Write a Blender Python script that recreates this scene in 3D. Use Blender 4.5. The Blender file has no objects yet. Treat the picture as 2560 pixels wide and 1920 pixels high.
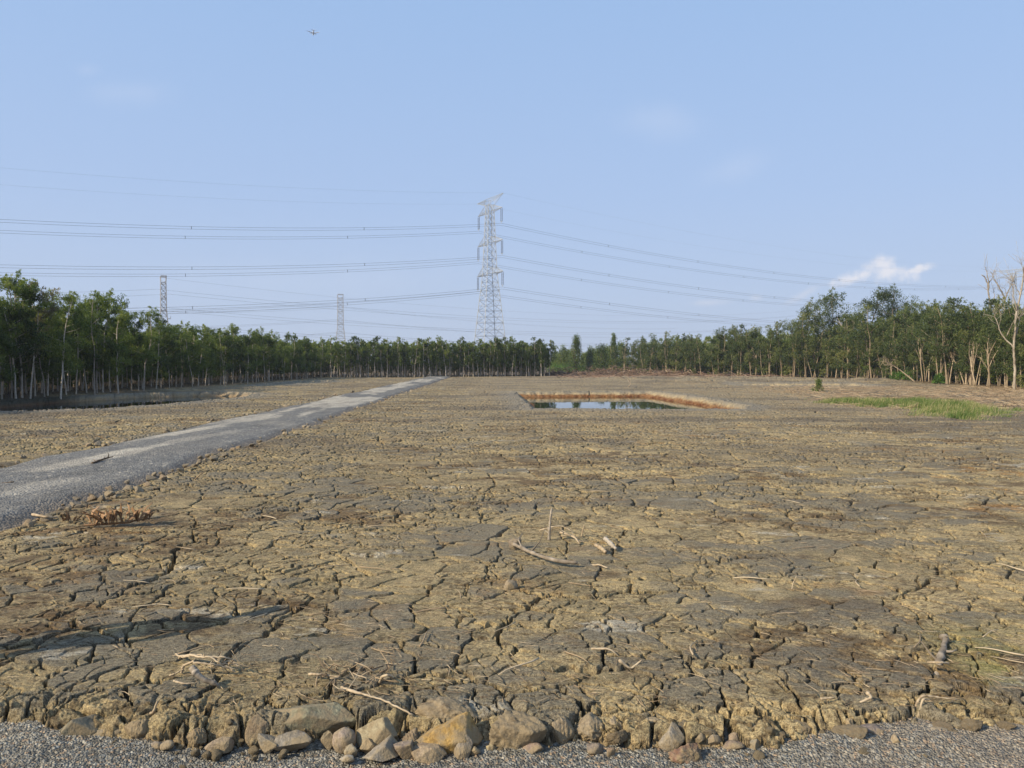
import bpy, math, random
import numpy as np
from mathutils import Vector

# ------------------------------------------------------------------ camera, sky, sun
scene = bpy.context.scene
C = scene.collection
CAM_H = 2.0
F = 1971.0 / 2560.0                       # focal length / image width
HAZE = 0.00032                             # density of the humid air
SUN_EL, SHADOW_AZ = 32.0, 60.0            # shadows fall 60 degrees right of straight ahead

cam_d = bpy.data.cameras.new('camera'); cam = bpy.data.objects.new('camera', cam_d); C.objects.link(cam)
cam_d.sensor_width = 36.0; cam_d.lens = 36.0 * F
cam_d.clip_start = 0.05; cam_d.clip_end = 20000
cam.location = (0, 0, CAM_H)
cam.rotation_euler = (math.radians(90 - 1.57), 0, 0)
scene.camera = cam

scene.view_settings.view_transform = 'Standard'
scene.view_settings.look = 'None'
scene.view_settings.gamma = 1.0
scene.view_settings.exposure = 0.35

az = math.radians(SHADOW_AZ); el = math.radians(SUN_EL)
light_dir = Vector((math.sin(az) * math.cos(el), math.cos(az) * math.cos(el), -math.sin(el)))
sun_d = bpy.data.lights.new('sun', 'SUN'); sun = bpy.data.objects.new('sun', sun_d); C.objects.link(sun)
sun_d.energy = 5.0; sun_d.angle = math.radians(0.53); sun_d.color = (1.0, 0.87, 0.66)
sun.rotation_euler = light_dir.to_track_quat('-Z', 'Y').to_euler()
sun.location = (-40, -30, 60)

def setup_world():
    w = bpy.data.worlds.new('World'); scene.world = w; w.use_nodes = True
    nt = w.node_tree; nt.nodes.clear()
    N = nt.nodes.new; L = nt.links.new
    out = N('ShaderNodeOutputWorld'); bg = N('ShaderNodeBackground'); bg.inputs['Strength'].default_value = 0.079
    sky = N('ShaderNodeTexSky'); sky.sky_type = 'NISHITA'; sky.sun_disc = False
    sky.sun_elevation = el; sky.sun_rotation = math.radians(SHADOW_AZ + 180)
    sky.altitude = 0; sky.air_density = 1.0; sky.dust_density = 2.6; sky.ozone_density = 2.2
    # humid tropical air: the blue of the upper sky is milky
    geo = N('ShaderNodeNewGeometry')
    sep = N('ShaderNodeSeparateXYZ'); L(geo.outputs['Incoming'], sep.inputs[0])   # incoming = -direction
    tc = N('ShaderNodeTexCoord'); sp = N('ShaderNodeSeparateXYZ'); L(tc.outputs['Generated'], sp.inputs[0])
    milky = N('ShaderNodeMix'); milky.data_type = 'RGBA'
    mr = N('ShaderNodeMapRange'); mr.inputs[1].default_value = 0.0; mr.inputs[2].default_value = 0.55
    mr.inputs[3].default_value = 0.85; mr.inputs[4].default_value = 0.75
    L(sp.outputs['Z'], mr.inputs[0]); L(mr.outputs[0], milky.inputs['Factor'])
    L(sky.outputs[0], milky.inputs[6])
    ramp = N('ShaderNodeValToRGB'); L(sp.outputs['Z'], ramp.inputs[0])
    e = ramp.color_ramp.elements
    e[0].position = 0.0; e[0].color = (0.555, 0.660, 0.875, 1)
    e[1].position = 0.48; e[1].color = (0.385, 0.598, 0.960, 1)
    m = ramp.color_ramp.elements.new(0.20); m.color = (0.460, 0.620, 0.925, 1)
    sc = N('ShaderNodeVectorMath'); sc.operation = 'SCALE'; sc.inputs['Scale'].default_value = 10.0
    L(ramp.outputs[0], sc.inputs[0]); L(sc.outputs[0], milky.inputs[7])
    # clouds: a small cumulus low on the right, a few thin wisps
    def blob(px, py, rx, ry, rot=0.0):
        dx, dz = (px - 1280) / 1971, (906 - py) / 1971
        div = N('ShaderNodeVectorMath'); div.operation = 'DIVIDE'
        cmb = N('ShaderNodeCombineXYZ')
        L(sp.outputs['Y'], cmb.inputs[0]); L(sp.outputs['Y'], cmb.inputs[1]); L(sp.outputs['Y'], cmb.inputs[2])
        L(tc.outputs['Generated'], div.inputs[0]); L(cmb.outputs[0], div.inputs[1])
        mp = N('ShaderNodeMapping'); mp.vector_type = 'TEXTURE'
        mp.inputs['Location'].default_value = (dx, 1.0, dz)
        mp.inputs['Rotation'].default_value = (0, -rot, 0)
        mp.inputs['Scale'].default_value = (rx / 1971, 1.0, ry / 1971)
        L(div.outputs[0], mp.inputs[0])
        ln = N('ShaderNodeVectorMath'); ln.operation = 'LENGTH'; L(mp.outputs[0], ln.inputs[0])
        iv = N('ShaderNodeMath'); iv.operation = 'SUBTRACT'; iv.inputs[0].default_value = 1.0; L(ln.outputs['Value'], iv.inputs[1])
        return iv.outputs[0], div.outputs[0]
    def noise(vec, scale, detail, rough):
        n = N('ShaderNodeTexNoise'); n.inputs['Scale'].default_value = scale; n.inputs['Detail'].default_value = detail
        n.inputs['Roughness'].default_value = rough; L(vec, n.inputs['Vector']); return n.outputs[0]
    def math_(op, a, b):
        n = N('ShaderNodeMath'); n.operation = op
        for i, v in enumerate((a, b)):
            if isinstance(v, (int, float)): n.inputs[i].default_value = v
            else: L(v, n.inputs[i])
        return n.outputs[0]
    def cloud(parts, nscale, namp, lo, hi, strength):
        tot = None; vec = None
        for p in parts:
            s, vec = blob(*p)
            tot = s if tot is None else math_('MAXIMUM', tot, s)
        nz = math_('MULTIPLY', math_('SUBTRACT', noise(vec, nscale, 6, 0.6), 0.5), namp)
        v = math_('ADD', tot, nz)
        r = N('ShaderNodeMapRange'); r.interpolation_type = 'SMOOTHSTEP'
        r.inputs[1].default_value = lo; r.inputs[2].default_value = hi; r.inputs[3].default_value = 0; r.inputs[4].default_value = strength
        L(v, r.inputs[0]); return r.outputs[0]
    # front hemisphere only
    front = N('ShaderNodeMath'); front.operation = 'GREATER_THAN'; front.inputs[1].default_value = 0.2; L(sp.outputs['Y'], front.inputs[0])
    cum = cloud([(2225, 680, 78, 34, 0.0), (2212, 664, 46, 28, 0.0), (2135, 696, 75, 20, 0.25), (2290, 674, 66, 14, 0.25)], 44, 2.3, -0.05, 0.95, 0.82)
    cum2 = cloud([(2010, 735, 90, 16, 0.5), (1770, 757, 70, 14, 0.05), (1890, 745, 30, 14, 0.0)], 30, 1.2, 0.1, 1.1, 0.40)
    wisp = cloud([(340, 240, 170, 50, 0.0), (230, 183, 50, 26, 0), (1820, 430, 140, 50, 0.3), (1640, 310, 200, 60, 0.0), (760, 700, 700, 80, 0)], 9, 1.8, 0.0, 1.5, 0.20)
    col = milky.outputs[2]
    for fac, c in ((wisp, (7.0, 7.7, 9.2, 1)), (cum2, (7.6, 7.6, 8.4, 1)), (cum, (8.9, 8.7, 9.1, 1))):
        mx = N('ShaderNodeMix'); mx.data_type = 'RGBA'
        L(math_('MULTIPLY', fac, front.outputs[0]), mx.inputs['Factor']); L(col, mx.inputs[6]); mx.inputs[7].default_value = c
        col = mx.outputs[2]
    L(col, bg.inputs['Color']); L(bg.outputs[0], out.inputs['Surface'])
setup_world()

# ------------------------------------------------------------------ helpers
rng = np.random.default_rng(7)
random.seed(7)

def G(px, py, z=0.0):
    """point of the plane of height z seen at photograph pixel (px, py)"""
    d = (CAM_H - z) * 1971.0 / (py - 906.0)
    return np.array(((px - 1280.0) / 1971.0 * d, d, z))

def tag(o, label=None, cat=None, group=None, kind=None):
    if label: o['label'] = label
    if cat: o['category'] = cat
    if group: o['group'] = group
    if kind: o['kind'] = kind
    return o

def link(name, me, mat=None, parent=None, loc=None, rot=None, scale=None):
    o = bpy.data.objects.new(name, me); C.objects.link(o)
    if mat is not None and me is not None and not me.materials: me.materials.append(mat)
    if parent is not None: o.parent = parent
    if loc is not None: o.location = loc
    if rot is not None: o.rotation_euler = rot
    if scale is not None: o.scale = scale
    return o

def empty(name, loc, rz=0.0):
    o = bpy.data.objects.new(name, None); C.objects.link(o)
    o.location = loc; o.rotation_euler = (0, 0, rz); o.empty_display_size = 0.3
    return o

def mesh_np(name, V, Fc, smooth=True, mat=None):
    V = np.ascontiguousarray(V, dtype=np.float32); Fc = np.ascontiguousarray(Fc, dtype=np.int32)
    me = bpy.data.meshes.new(name)
    n, k = Fc.shape
    me.vertices.add(len(V)); me.vertices.foreach_set('co', V.ravel())
    me.loops.add(n * k); me.loops.foreach_set('vertex_index', Fc.ravel())
    me.polygons.add(n)
    me.polygons.foreach_set('loop_start', np.arange(0, n * k, k, dtype=np.int32))
    try: me.polygons.foreach_set('loop_total', np.full(n, k, dtype=np.int32))
    except Exception: pass
    me.polygons.foreach_set('use_smooth', np.full(n, smooth, dtype=bool))
    me.update(calc_edges=True)
    if mat: me.materials.append(mat)
    return me

def set_col(me, name, col):
    a = me.color_attributes.new(name, 'FLOAT_COLOR', 'POINT')
    c = np.ones((len(col), 4), dtype=np.float32); c[:, :3] = col
    a.data.foreach_set('color', c.ravel())

def set_float(me, name, v):
    a = me.attributes.new(name, 'FLOAT', 'POINT')
    a.data.foreach_set('value', np.ascontiguousarray(v, dtype=np.float32))

class MB:
    """collects quads into one mesh"""
    def __init__(self): self.v = []; self.f = []; self.n = 0; self.t = []
    def add(self, V, Q, tint=None):
        V = np.asarray(V, float); Q = np.asarray(Q, int)
        self.v.append(V); self.f.append(Q + self.n); self.n += len(V)
        self.t.append(np.full(len(V), 0.5 if tint is None else tint) if np.ndim(tint) == 0 or tint is None else np.asarray(tint))
    def tube(self, P, R, k=6, tint=None, cap=True):
        P = np.asarray(P, float); m = len(P)
        R = np.broadcast_to(np.asarray(R, float), (m,))
        T = np.gradient(P, axis=0); T /= np.linalg.norm(T, axis=1)[:, None] + 1e-9
        ref = np.array((0, 0, 1.0)) if abs(T[0][2]) < 0.8 else np.array((1.0, 0, 0))
        A = np.cross(T, ref); A /= np.linalg.norm(A, axis=1)[:, None] + 1e-9
        B = np.cross(T, A)
        th = np.arange(k) * 2 * np.pi / k
        V = P[:, None, :] + R[:, None, None] * (np.cos(th)[None, :, None] * A[:, None, :] + np.sin(th)[None, :, None] * B[:, None, :])
        V = V.reshape(-1, 3)
        i = np.arange(m - 1)[:, None] * k; j = np.arange(k)[None, :]; j2 = (j + 1) % k
        Q = np.stack(((i + j), (i + j2), (i + k + j2), (i + k + j)), -1).reshape(-1, 4)
        if cap and k == 4:
            Q = np.vstack((Q, [[3, 2, 1, 0]], [[(m-1)*4, (m-1)*4+1, (m-1)*4+2, (m-1)*4+3]]))
        elif cap and k == 6:
            b = (m - 1) * 6
            Q = np.vstack((Q, [[3, 2, 1, 0], [5, 4, 3, 0], [b, b+1, b+2, b+3], [b, b+3, b+4, b+5]]))
        self.add(V, Q, tint)
    def bar(self, a, b, r, tint=None): self.tube([a, b], [r, r], 4, tint)
    def box(self, c, s, tint=None):
        c = np.asarray(c, float); s = np.asarray(s, float) / 2
        V = np.array([[x, y, z] for z in (-1, 1) for y in (-1, 1) for x in (-1, 1)]) * s + c
        self.add(V, [[0, 2, 3, 1], [4, 5, 7, 6], [0, 1, 5, 4], [2, 6, 7, 3], [0, 4, 6, 2], [1, 3, 7, 5]], tint)
    def mesh(self, name, smooth=True, mat=None):
        me = mesh_np(name, np.vstack(self.v), np.vstack(self.f), smooth, mat)
        set_float(me, 'tint', np.concatenate(self.t))
        return me

# ---- noise
def h2(ix, iy, s):
    n = (ix.astype(np.int64) * 374761393 + iy.astype(np.int64) * 668265263 + s * 974634777) & 0xFFFFFFFF
    n = ((n ^ (n >> 13)) * 1274126177) & 0xFFFFFFFF
    n = ((n ^ (n >> 16)) * 2246822519) & 0xFFFFFFFF
    n = n ^ (n >> 15)
    return n / 4294967296.0
def vn(x, y, s):
    ix = np.floor(x); iy = np.floor(y); fx = x - ix; fy = y - iy
    ix = ix.astype(np.int64); iy = iy.astype(np.int64)
    u = fx * fx * fx * (fx * (fx * 6 - 15) + 10); v = fy * fy * fy * (fy * (fy * 6 - 15) + 10)
    a = h2(ix, iy, s); b = h2(ix + 1, iy, s); c = h2(ix, iy + 1, s); d = h2(ix + 1, iy + 1, s)
    return (a + (b - a) * u) * (1 - v) + (c + (d - c) * u) * v
def fbm(x, y, s, o=4, g=0.5, l=2.03):
    t = 0; a = 1; n = 0
    for k in range(o):
        t = t + a * vn(x + 17.3 * k, y - 9.1 * k, s + k); n += a; a *= g
        x = x * l; y = y * l
    return t / n                                     # 0..1
def sst(a, b, x):
    t = np.clip((x - a) / (b - a), 0, 1); return t * t * (3 - 2 * t)
def voronoi(x, y, s, ring=2):
    """cell random values, distance to the nearest edge, random value of that edge, offset from the cell point"""
    ix = np.floor(x).astype(np.int64); iy = np.floor(y).astype(np.int64)
    best = np.full(x.shape, 9e9); mx = np.zeros_like(x); my = np.zeros_like(x)
    bi = ix.copy(); bj = iy.copy()
    for dj in (-1, 0, 1):
        for di in (-1, 0, 1):
            cx = ix + di; cy = iy + dj
            px = cx + 0.06 + 0.88 * h2(cx, cy, s) - x; py = cy + 0.06 + 0.88 * h2(cx, cy, s + 1) - y
            d = px * px + py * py; k = d < best
            best = np.where(k, d, best); mx = np.where(k, px, mx); my = np.where(k, py, my)
            bi = np.where(k, cx, bi); bj = np.where(k, cy, bj)
    ed = np.full(x.shape, 9e9); er = np.zeros_like(x)
    for dj in range(-ring, ring + 1):
        for di in range(-ring, ring + 1):
            if di == 0 and dj == 0 or abs(di) + abs(dj) > ring + 1: continue
            cx = bi + di; cy = bj + dj
            px = cx + 0.06 + 0.88 * h2(cx, cy, s) - x; py = cy + 0.06 + 0.88 * h2(cx, cy, s + 1) - y
            ddx = px - mx; ddy = py - my
            d = ((mx + px) * ddx + (my + py) * ddy) * 0.5 / np.sqrt(ddx * ddx + ddy * ddy)
            k = d < ed
            ed = np.where(k, d, ed)
            er = np.where(k, h2(bi + cx, bj + cy, s + 5), er)
    return h2(bi, bj, s + 2), h2(bi, bj, s + 3), h2(bi, bj, s + 4), ed, er, -mx, -my
def sd_poly(x, y, P):
    """signed distance, positive inside"""
    P = np.asarray(P, float); n = len(P)
    d = np.full(x.shape, 9e9); ins = np.zeros(x.shape, bool)
    for i in range(n):
        a = P[i]; b = P[(i + 1) % n]; e = b - a
        wx = x - a[0]; wy = y - a[1]
        t = np.clip((wx * e[0] + wy * e[1]) / (e @ e), 0, 1)
        d = np.minimum(d, (wx - e[0] * t) ** 2 + (wy - e[1] * t) ** 2)
        c = (a[1] > y) != (b[1] > y)
        xi = a[0] + (y - a[1]) / (b[1] - a[1] + 1e-12) * e[0]
        ins ^= c & (x < xi)
    d = np.sqrt(d)
    return np.where(ins, d, -d)

# ------------------------------------------------------------------ materials
def new_mat(name):
    m = bpy.data.materials.new(name); m.use_nodes = True
    nt = m.node_tree; b = nt.nodes['Principled BSDF']
    b.inputs['Specular IOR Level'].default_value = 0.25
    return m, nt, b, nt.nodes.new, nt.links.new
def tex_noise(nt, vec, scale, detail=4, rough=0.55, stretch=None):
    n = nt.nodes.new('ShaderNodeTexNoise'); n.inputs['Scale'].default_value = scale
    n.inputs['Detail'].default_value = detail; n.inputs['Roughness'].default_value = rough
    if stretch:
        mp = nt.nodes.new('ShaderNodeMapping'); mp.inputs['Scale'].default_value = stretch
        nt.links.new(vec, mp.inputs[0]); vec = mp.outputs[0]
    nt.links.new(vec, n.inputs['Vector']); return n
def ramp(nt, fac, stops):
    r = nt.nodes.new('ShaderNodeValToRGB'); nt.links.new(fac, r.inputs[0])
    e = r.color_ramp.elements
    while len(e) < len(stops): e.new(0.5)
    for el_, (p, c) in zip(e, stops):
        el_.position = p; el_.color = (*c, 1) if len(c) == 3 else c
    return r
def mul_col(nt, a, b, fac=1.0):
    m = nt.nodes.new('ShaderNodeMix'); m.data_type = 'RGBA'; m.blend_type = 'MULTIPLY'; m.inputs['Factor'].default_value = fac
    nt.links.new(a, m.inputs[6]); nt.links.new(b, m.inputs[7]); return m.outputs[2]
def bump(nt, b, h, strength, dist):
    n = nt.nodes.new('ShaderNodeBump'); n.inputs['Strength'].default_value = strength; n.inputs['Distance'].default_value = dist
    nt.links.new(h, n.inputs['Height']); nt.links.new(n.outputs[0], b.inputs['Normal']); return n

def mat_mud():
    m, nt, b, N, L = new_mat('dried_mud')
    at = N('ShaderNodeVertexColor'); at.layer_name = 'col'
    geo = N('ShaderNodeTexCoord')
    fine = tex_noise(nt, geo.outputs['Object'], 55, 5, 0.72)
    fib = tex_noise(nt, geo.outputs['Object'], 16, 4, 0.75, (1.0, 3.2, 1.0))
    spk = tex_noise(nt, geo.outputs['Object'], 150, 3, 0.7, (1.0, 1.6, 1.0))
    r1 = ramp(nt, fine.outputs[0], [(0.32, (0.40, 0.36, 0.31)), (0.50, (1, 1, 1)), (0.68, (1.36, 1.32, 1.20))])
    r2 = ramp(nt, fib.outputs[0], [(0.32, (0.60, 0.56, 0.50)), (0.5, (1, 1, 1)), (0.66, (1.26, 1.24, 1.12))])
    r3 = ramp(nt, spk.outputs[0], [(0.36, (0.42, 0.39, 0.35)), (0.47, (1, 1, 1)), (0.64, (1.42, 1.39, 1.28))])
    L(mul_col(nt, mul_col(nt, mul_col(nt, at.outputs[0], r1.outputs[0]), r2.outputs[0]), r3.outputs[0]), b.inputs['Base Color'])
    b.inputs['Roughness'].default_value = 0.92; b.inputs['Specular IOR Level'].default_value = 0.12
    bump(nt, b, fine.outputs[0], 1.0, 0.018)
    return m
def mat_gravel(name, grains):
    m, nt, b, N, L = new_mat(name)
    at = N('ShaderNodeVertexColor'); at.layer_name = 'col'
    geo = N('ShaderNodeTexCoord')
    vor = N('ShaderNodeTexVoronoi'); vor.inputs['Scale'].default_value = grains; L(geo.outputs['Object'], vor.inputs['Vector'])
    r = ramp(nt, vor.outputs['Color'], [(0.0, (0.60, 0.60, 0.61)), (0.5, (0.96, 0.96, 0.96)), (0.85, (1.25, 1.24, 1.2)), (1.0, (1.6, 1.56, 1.48))])
    nz = tex_noise(nt, geo.outputs['Object'], 2.2, 4, 0.6)
    r2 = ramp(nt, nz.outputs[0], [(0.3, (0.85, 0.85, 0.86)), (0.7, (1.15, 1.14, 1.12))])
    L(mul_col(nt, mul_col(nt, at.outputs[0], r.outputs[0]), r2.outputs[0]), b.inputs['Base Color'])
    b.inputs['Roughness'].default_value = 0.85; b.inputs['Specular IOR Level'].default_value = 0.2
    inv = N('ShaderNodeMath'); inv.operation = 'SUBTRACT'; inv.inputs[0].default_value = 1.0; L(vor.outputs['Distance'], inv.inputs[1])
    bump(nt, b, inv.outputs[0], 0.9, 0.02)
    return m
def mat_rock():
    m, nt, b, N, L = new_mat('rock')
    oi = N('ShaderNodeObjectInfo'); tc = N('ShaderNodeTexCoord')
    n1 = tex_noise(nt, tc.outputs['Object'], 7, 6, 0.68)
    n2 = tex_noise(nt, tc.outputs['Object'], 40, 4, 0.7)
    r1 = ramp(nt, n1.outputs[0], [(0.32, (0.42, 0.36, 0.30)), (0.46, (0.92, 0.90, 0.88)), (0.58, (1.08, 1.06, 1.0)), (0.70, (1.45, 1.40, 1.28))])
    r2 = ramp(nt, n2.outputs[0], [(0.33, (0.62, 0.60, 0.58)), (0.66, (1.28, 1.27, 1.25))])
    L(mul_col(nt, mul_col(nt, oi.outputs['Color'], r1.outputs[0]), r2.outputs[0]), b.inputs['Base Color'])
    n3 = tex_noise(nt, tc.outputs['Object'], 11, 5, 0.65)
    mk = ramp(nt, n3.outputs[0], [(0.40, (0, 0, 0)), (0.56, (0.9, 0.9, 0.9))])
    dirt = N('ShaderNodeMix'); dirt.data_type = 'RGBA'; L(mk.outputs[0], dirt.inputs['Factor']); dirt.inputs[7].default_value = (0.235, 0.180, 0.108, 1)
    L(b.inputs['Base Color'].links[0].from_socket, dirt.inputs[6]); L(dirt.outputs[2], b.inputs['Base Color'])
    b.inputs['Roughness'].default_value = 0.9
    bump(nt, b, n2.outputs[0], 0.9, 0.015)
    return m
def mat_tinted(name, stops, rough=0.85, noise_scale=0, bumpd=0.0, objrand=0.0):
    """colour from the 'tint' attribute of each piece"""
    m, nt, b, N, L = new_mat(name)
    at = N('ShaderNodeAttribute'); at.attribute_name = 'tint'
    fac = at.outputs['Fac']
    if objrand:
        oi = N('ShaderNodeObjectInfo'); mm = N('ShaderNodeMath'); mm.operation = 'MULTIPLY_ADD'
        L(oi.outputs['Random'], mm.inputs[0]); mm.inputs[1].default_value = objrand
        ad = N('ShaderNodeMath'); ad.operation = 'SUBTRACT'; L(fac, ad.inputs[0]); ad.inputs[1].default_value = objrand / 2
        L(ad.outputs[0], mm.inputs[2]); fac = mm.outputs[0]
    r = ramp(nt, fac, stops); col = r.outputs[0]
    if noise_scale:
        tc = N('ShaderNodeTexCoord'); nz = tex_noise(nt, tc.outputs['Object'], noise_scale, 4, 0.65)
        rr = ramp(nt, nz.outputs[0], [(0.3, (0.6, 0.58, 0.55)), (0.7, (1.25, 1.22, 1.18))])
        col = mul_col(nt, col, rr.outputs[0])
        if bumpd: bump(nt, b, nz.outputs[0], 0.6, bumpd)
    L(col, b.inputs['Base Color']); b.inputs['Roughness'].default_value = rough
    return m
def mat_leaf(name, stops, objrand=0.25, trans=0.28):
    m, nt, b, N, L = new_mat(name)
    at = N('ShaderNodeAttribute'); at.attribute_name = 'tint'; oi = N('ShaderNodeObjectInfo')
    mm = N('ShaderNodeMath'); mm.operation = 'MULTIPLY_ADD'; L(oi.outputs['Random'], mm.inputs[0]); mm.inputs[1].default_value = objrand
    ad = N('ShaderNodeMath'); ad.operation = 'SUBTRACT'; L(at.outputs['Fac'], ad.inputs[0]); ad.inputs[1].default_value = objrand / 2
    L(ad.outputs[0], mm.inputs[2])
    r = ramp(nt, mm.outputs[0], stops)
    L(r.outputs[0], b.inputs['Base Color']); b.inputs['Roughness'].default_value = 0.6; b.inputs['Specular IOR Level'].default_value = 0.2
    tr = N('ShaderNodeBsdfTranslucent'); g = N('ShaderNodeVectorMath'); g.operation = 'MULTIPLY'
    g.inputs[1].default_value = (1.2, 1.3, 0.5); L(r.outputs[0], g.inputs[0]); L(g.outputs[0], tr.inputs['Color'])
    mx = N('ShaderNodeMixShader'); mx.inputs[0].default_value = trans
    L(b.outputs[0], mx.inputs[1]); L(tr.outputs[0], mx.inputs[2]); L(mx.outputs[0], nt.nodes['Material Output'].inputs['Surface'])
    return m
def mat_plain(name, col, rough=0.6, metal=0.0):
    m, nt, b, N, L = new_mat(name)
    b.inputs['Base Color'].default_value = (*col, 1); b.inputs['Roughness'].default_value = rough; b.inputs['Metallic'].default_value = metal
    return m
def mat_water(name, col):
    m, nt, b, N, L = new_mat(name)
    b.inputs['Base Color'].default_value = (*col, 1); b.inputs['Roughness'].default_value = 0.02
    b.inputs['IOR'].default_value = 1.33; b.inputs['Specular IOR Level'].default_value = 0.5
    tc = N('ShaderNodeTexCoord'); nz = tex_noise(nt, tc.outputs['Object'], 1.6, 3, 0.5, (1, 0.5, 1))
    bump(nt, b, nz.outputs[0], 0.05, 0.02)
    return m

M_MUD = mat_mud(); M_GRAVEL = mat_gravel('near_gravel', 75); M_ROAD = mat_gravel('road_gravel', 32)
M_ROCK = mat_rock()
M_LEAF = mat_leaf('acacia_leaf', [(0.0, (0.027, 0.046, 0.013)), (0.4, (0.094, 0.134, 0.032)), (0.75, (0.178, 0.218, 0.054)), (1.0, (0.27, 0.28, 0.08))], 0.4, 0.40)
M_LEAF_OLIVE = mat_leaf('olive_leaf', [(0.0, (0.034, 0.050, 0.020)), (0.4, (0.072, 0.100, 0.032)), (0.75, (0.145, 0.168, 0.052)), (1.0, (0.25, 0.24, 0.09))], 0.4, 0.33)
M_LEAF_SCRUB = mat_leaf('scrub_leaf', [(0.0, (0.035, 0.075, 0.015)), (0.5, (0.085, 0.17, 0.03)), (1.0, (0.20, 0.28, 0.05))])
M_LEAF_BROWN = mat_leaf('browning_leaf', [(0.0, (0.09, 0.08, 0.04)), (0.5, (0.19, 0.16, 0.08)), (1.0, (0.30, 0.22, 0.12))])
M_BARK = mat_tinted('pale_bark', [(0.0, (0.20, 0.17, 0.14)), (0.5, (0.40, 0.35, 0.29)), (1.0, (0.56, 0.50, 0.42))], 0.85, 9, 0.01, 0.5)
M_BARK_TAN = mat_tinted('tan_bark', [(0.0, (0.13, 0.10, 0.07)), (0.5, (0.31, 0.245, 0.17)), (1.0, (0.52, 0.43, 0.31))], 0.85, 9, 0.01, 0.5)
M_DEAD = mat_tinted('weathered_wood', [(0.0, (0.19, 0.155, 0.115)), (0.5, (0.33, 0.285, 0.23)), (1.0, (0.50, 0.45, 0.37))], 0.85, 14, 0.01)
M_STICK = mat_tinted('dry_stick', [(0.0, (0.10, 0.065, 0.04)), (0.5, (0.27, 0.195, 0.118)), (1.0, (0.46, 0.37, 0.25))], 0.85)
M_BRUSH = mat_tinted('brush', [(0.0, (0.075, 0.045, 0.030)), (0.5, (0.18, 0.115, 0.078)), (1.0, (0.42, 0.32, 0.23))], 0.9)
M_FROND = mat_tinted('dead_frond', [(0.0, (0.11, 0.06, 0.03)), (0.5, (0.22, 0.13, 0.065)), (1.0, (0.36, 0.22, 0.12))], 0.7)
M_GRASS = mat_leaf('grass_blade', [(0.0, (0.055, 0.095, 0.02)), (0.45, (0.115, 0.175, 0.042)), (0.7, (0.22, 0.235, 0.085)), (1.0, (0.44, 0.36, 0.20))], 0.0)
M_STEEL = mat_plain('galvanised_steel', (0.36, 0.375, 0.385), 0.6, 0.1)
M_STEEL_TAN = mat_plain('dull_steel', (0.28, 0.27, 0.27), 0.7, 0.1)
M_WIRE = mat_plain('conductor', (0.13, 0.14, 0.155), 0.6, 0.3)
M_INS = mat_plain('insulator_porcelain', (0.10, 0.11, 0.15), 0.35)
M_PLANE = mat_plain('aircraft_hazed', (0.72, 0.82, 0.98), 0.4)  # airlight over the distant airliner put into its colour as pale blue
M_WATER = mat_water('pond_water', (0.020, 0.028, 0.014))
M_WATER_DARK = mat_water('dark_pond_water', (0.012, 0.011, 0.008))

# ------------------------------------------------------------------ terrain
ROAD_K = -0.0228
def road_edges(y):
    wob = 0.30 * (fbm(y * 0.35, y * 0 + 3.3, 71, 3) - 0.5) * 2; wob2 = 0.30 * (fbm(y * 0.35, y * 0 + 9.3, 72, 3) - 0.5) * 2
    return -9.36 + ROAD_K * y + wob2, -5.9 + ROAD_K * y + wob
ROAD_END = 116.0
PONDS = [  # polygon of the rim, bank width, bottom, water level
    ([G(1283, 979)[:2], G(1625, 978)[:2], G(1752, 994)[:2], G(1872, 1015)[:2], G(1858, 1023)[:2], G(1600, 1024)[:2], G(1330, 1022)[:2]], 1.6, -0.75, -0.36),
    ([(-21.5, 31.6), (-17.4, 34.0), (-16.0, 40.0), (-15.4, 45.0), (-16.4, 51), (-20.0, 53.6), (-24.2, 51), (-25.6, 44), (-25.8, 30), (-25, 27)], 1.5, -0.75, -0.27),
    ([(-22.5, 68), (-20.4, 70), (-18.6, 84), (-20.6, 88), (-22.8, 84)], 1.2, -0.8, -0.5),
    ([(20.5, 67.2), (31.5, 66.8), (32.5, 75.5), (20.8, 74.8)], 1.8, -0.60, -0.46),
]
POND_RUST = [1.0, 0.35, 0.2, 0.9]
# front rim of the mud, where the cross road's gravel begins
_ex = np.array([-14, -4.4, -2.9, -2.35, -1.9, -1.5, -1.0, -0.6, -0.2, 0.2, 0.7, 1.3, 2.0, 2.9, 4.5, 14.0])
_ey = np.array([4.6, 4.5, 4.40, 4.38, 4.30, 4.29, 4.35, 4.36, 4.35, 4.29, 4.25, 4.27, 4.31, 4.34, 4.40, 4.5])
def rim(x): return np.interp(x, _ex, _ey) + 0.05 * (fbm(x * 3.1, x * 0 + 2.2, 31, 3) - 0.5) * 2
GZ = -0.095

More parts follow.
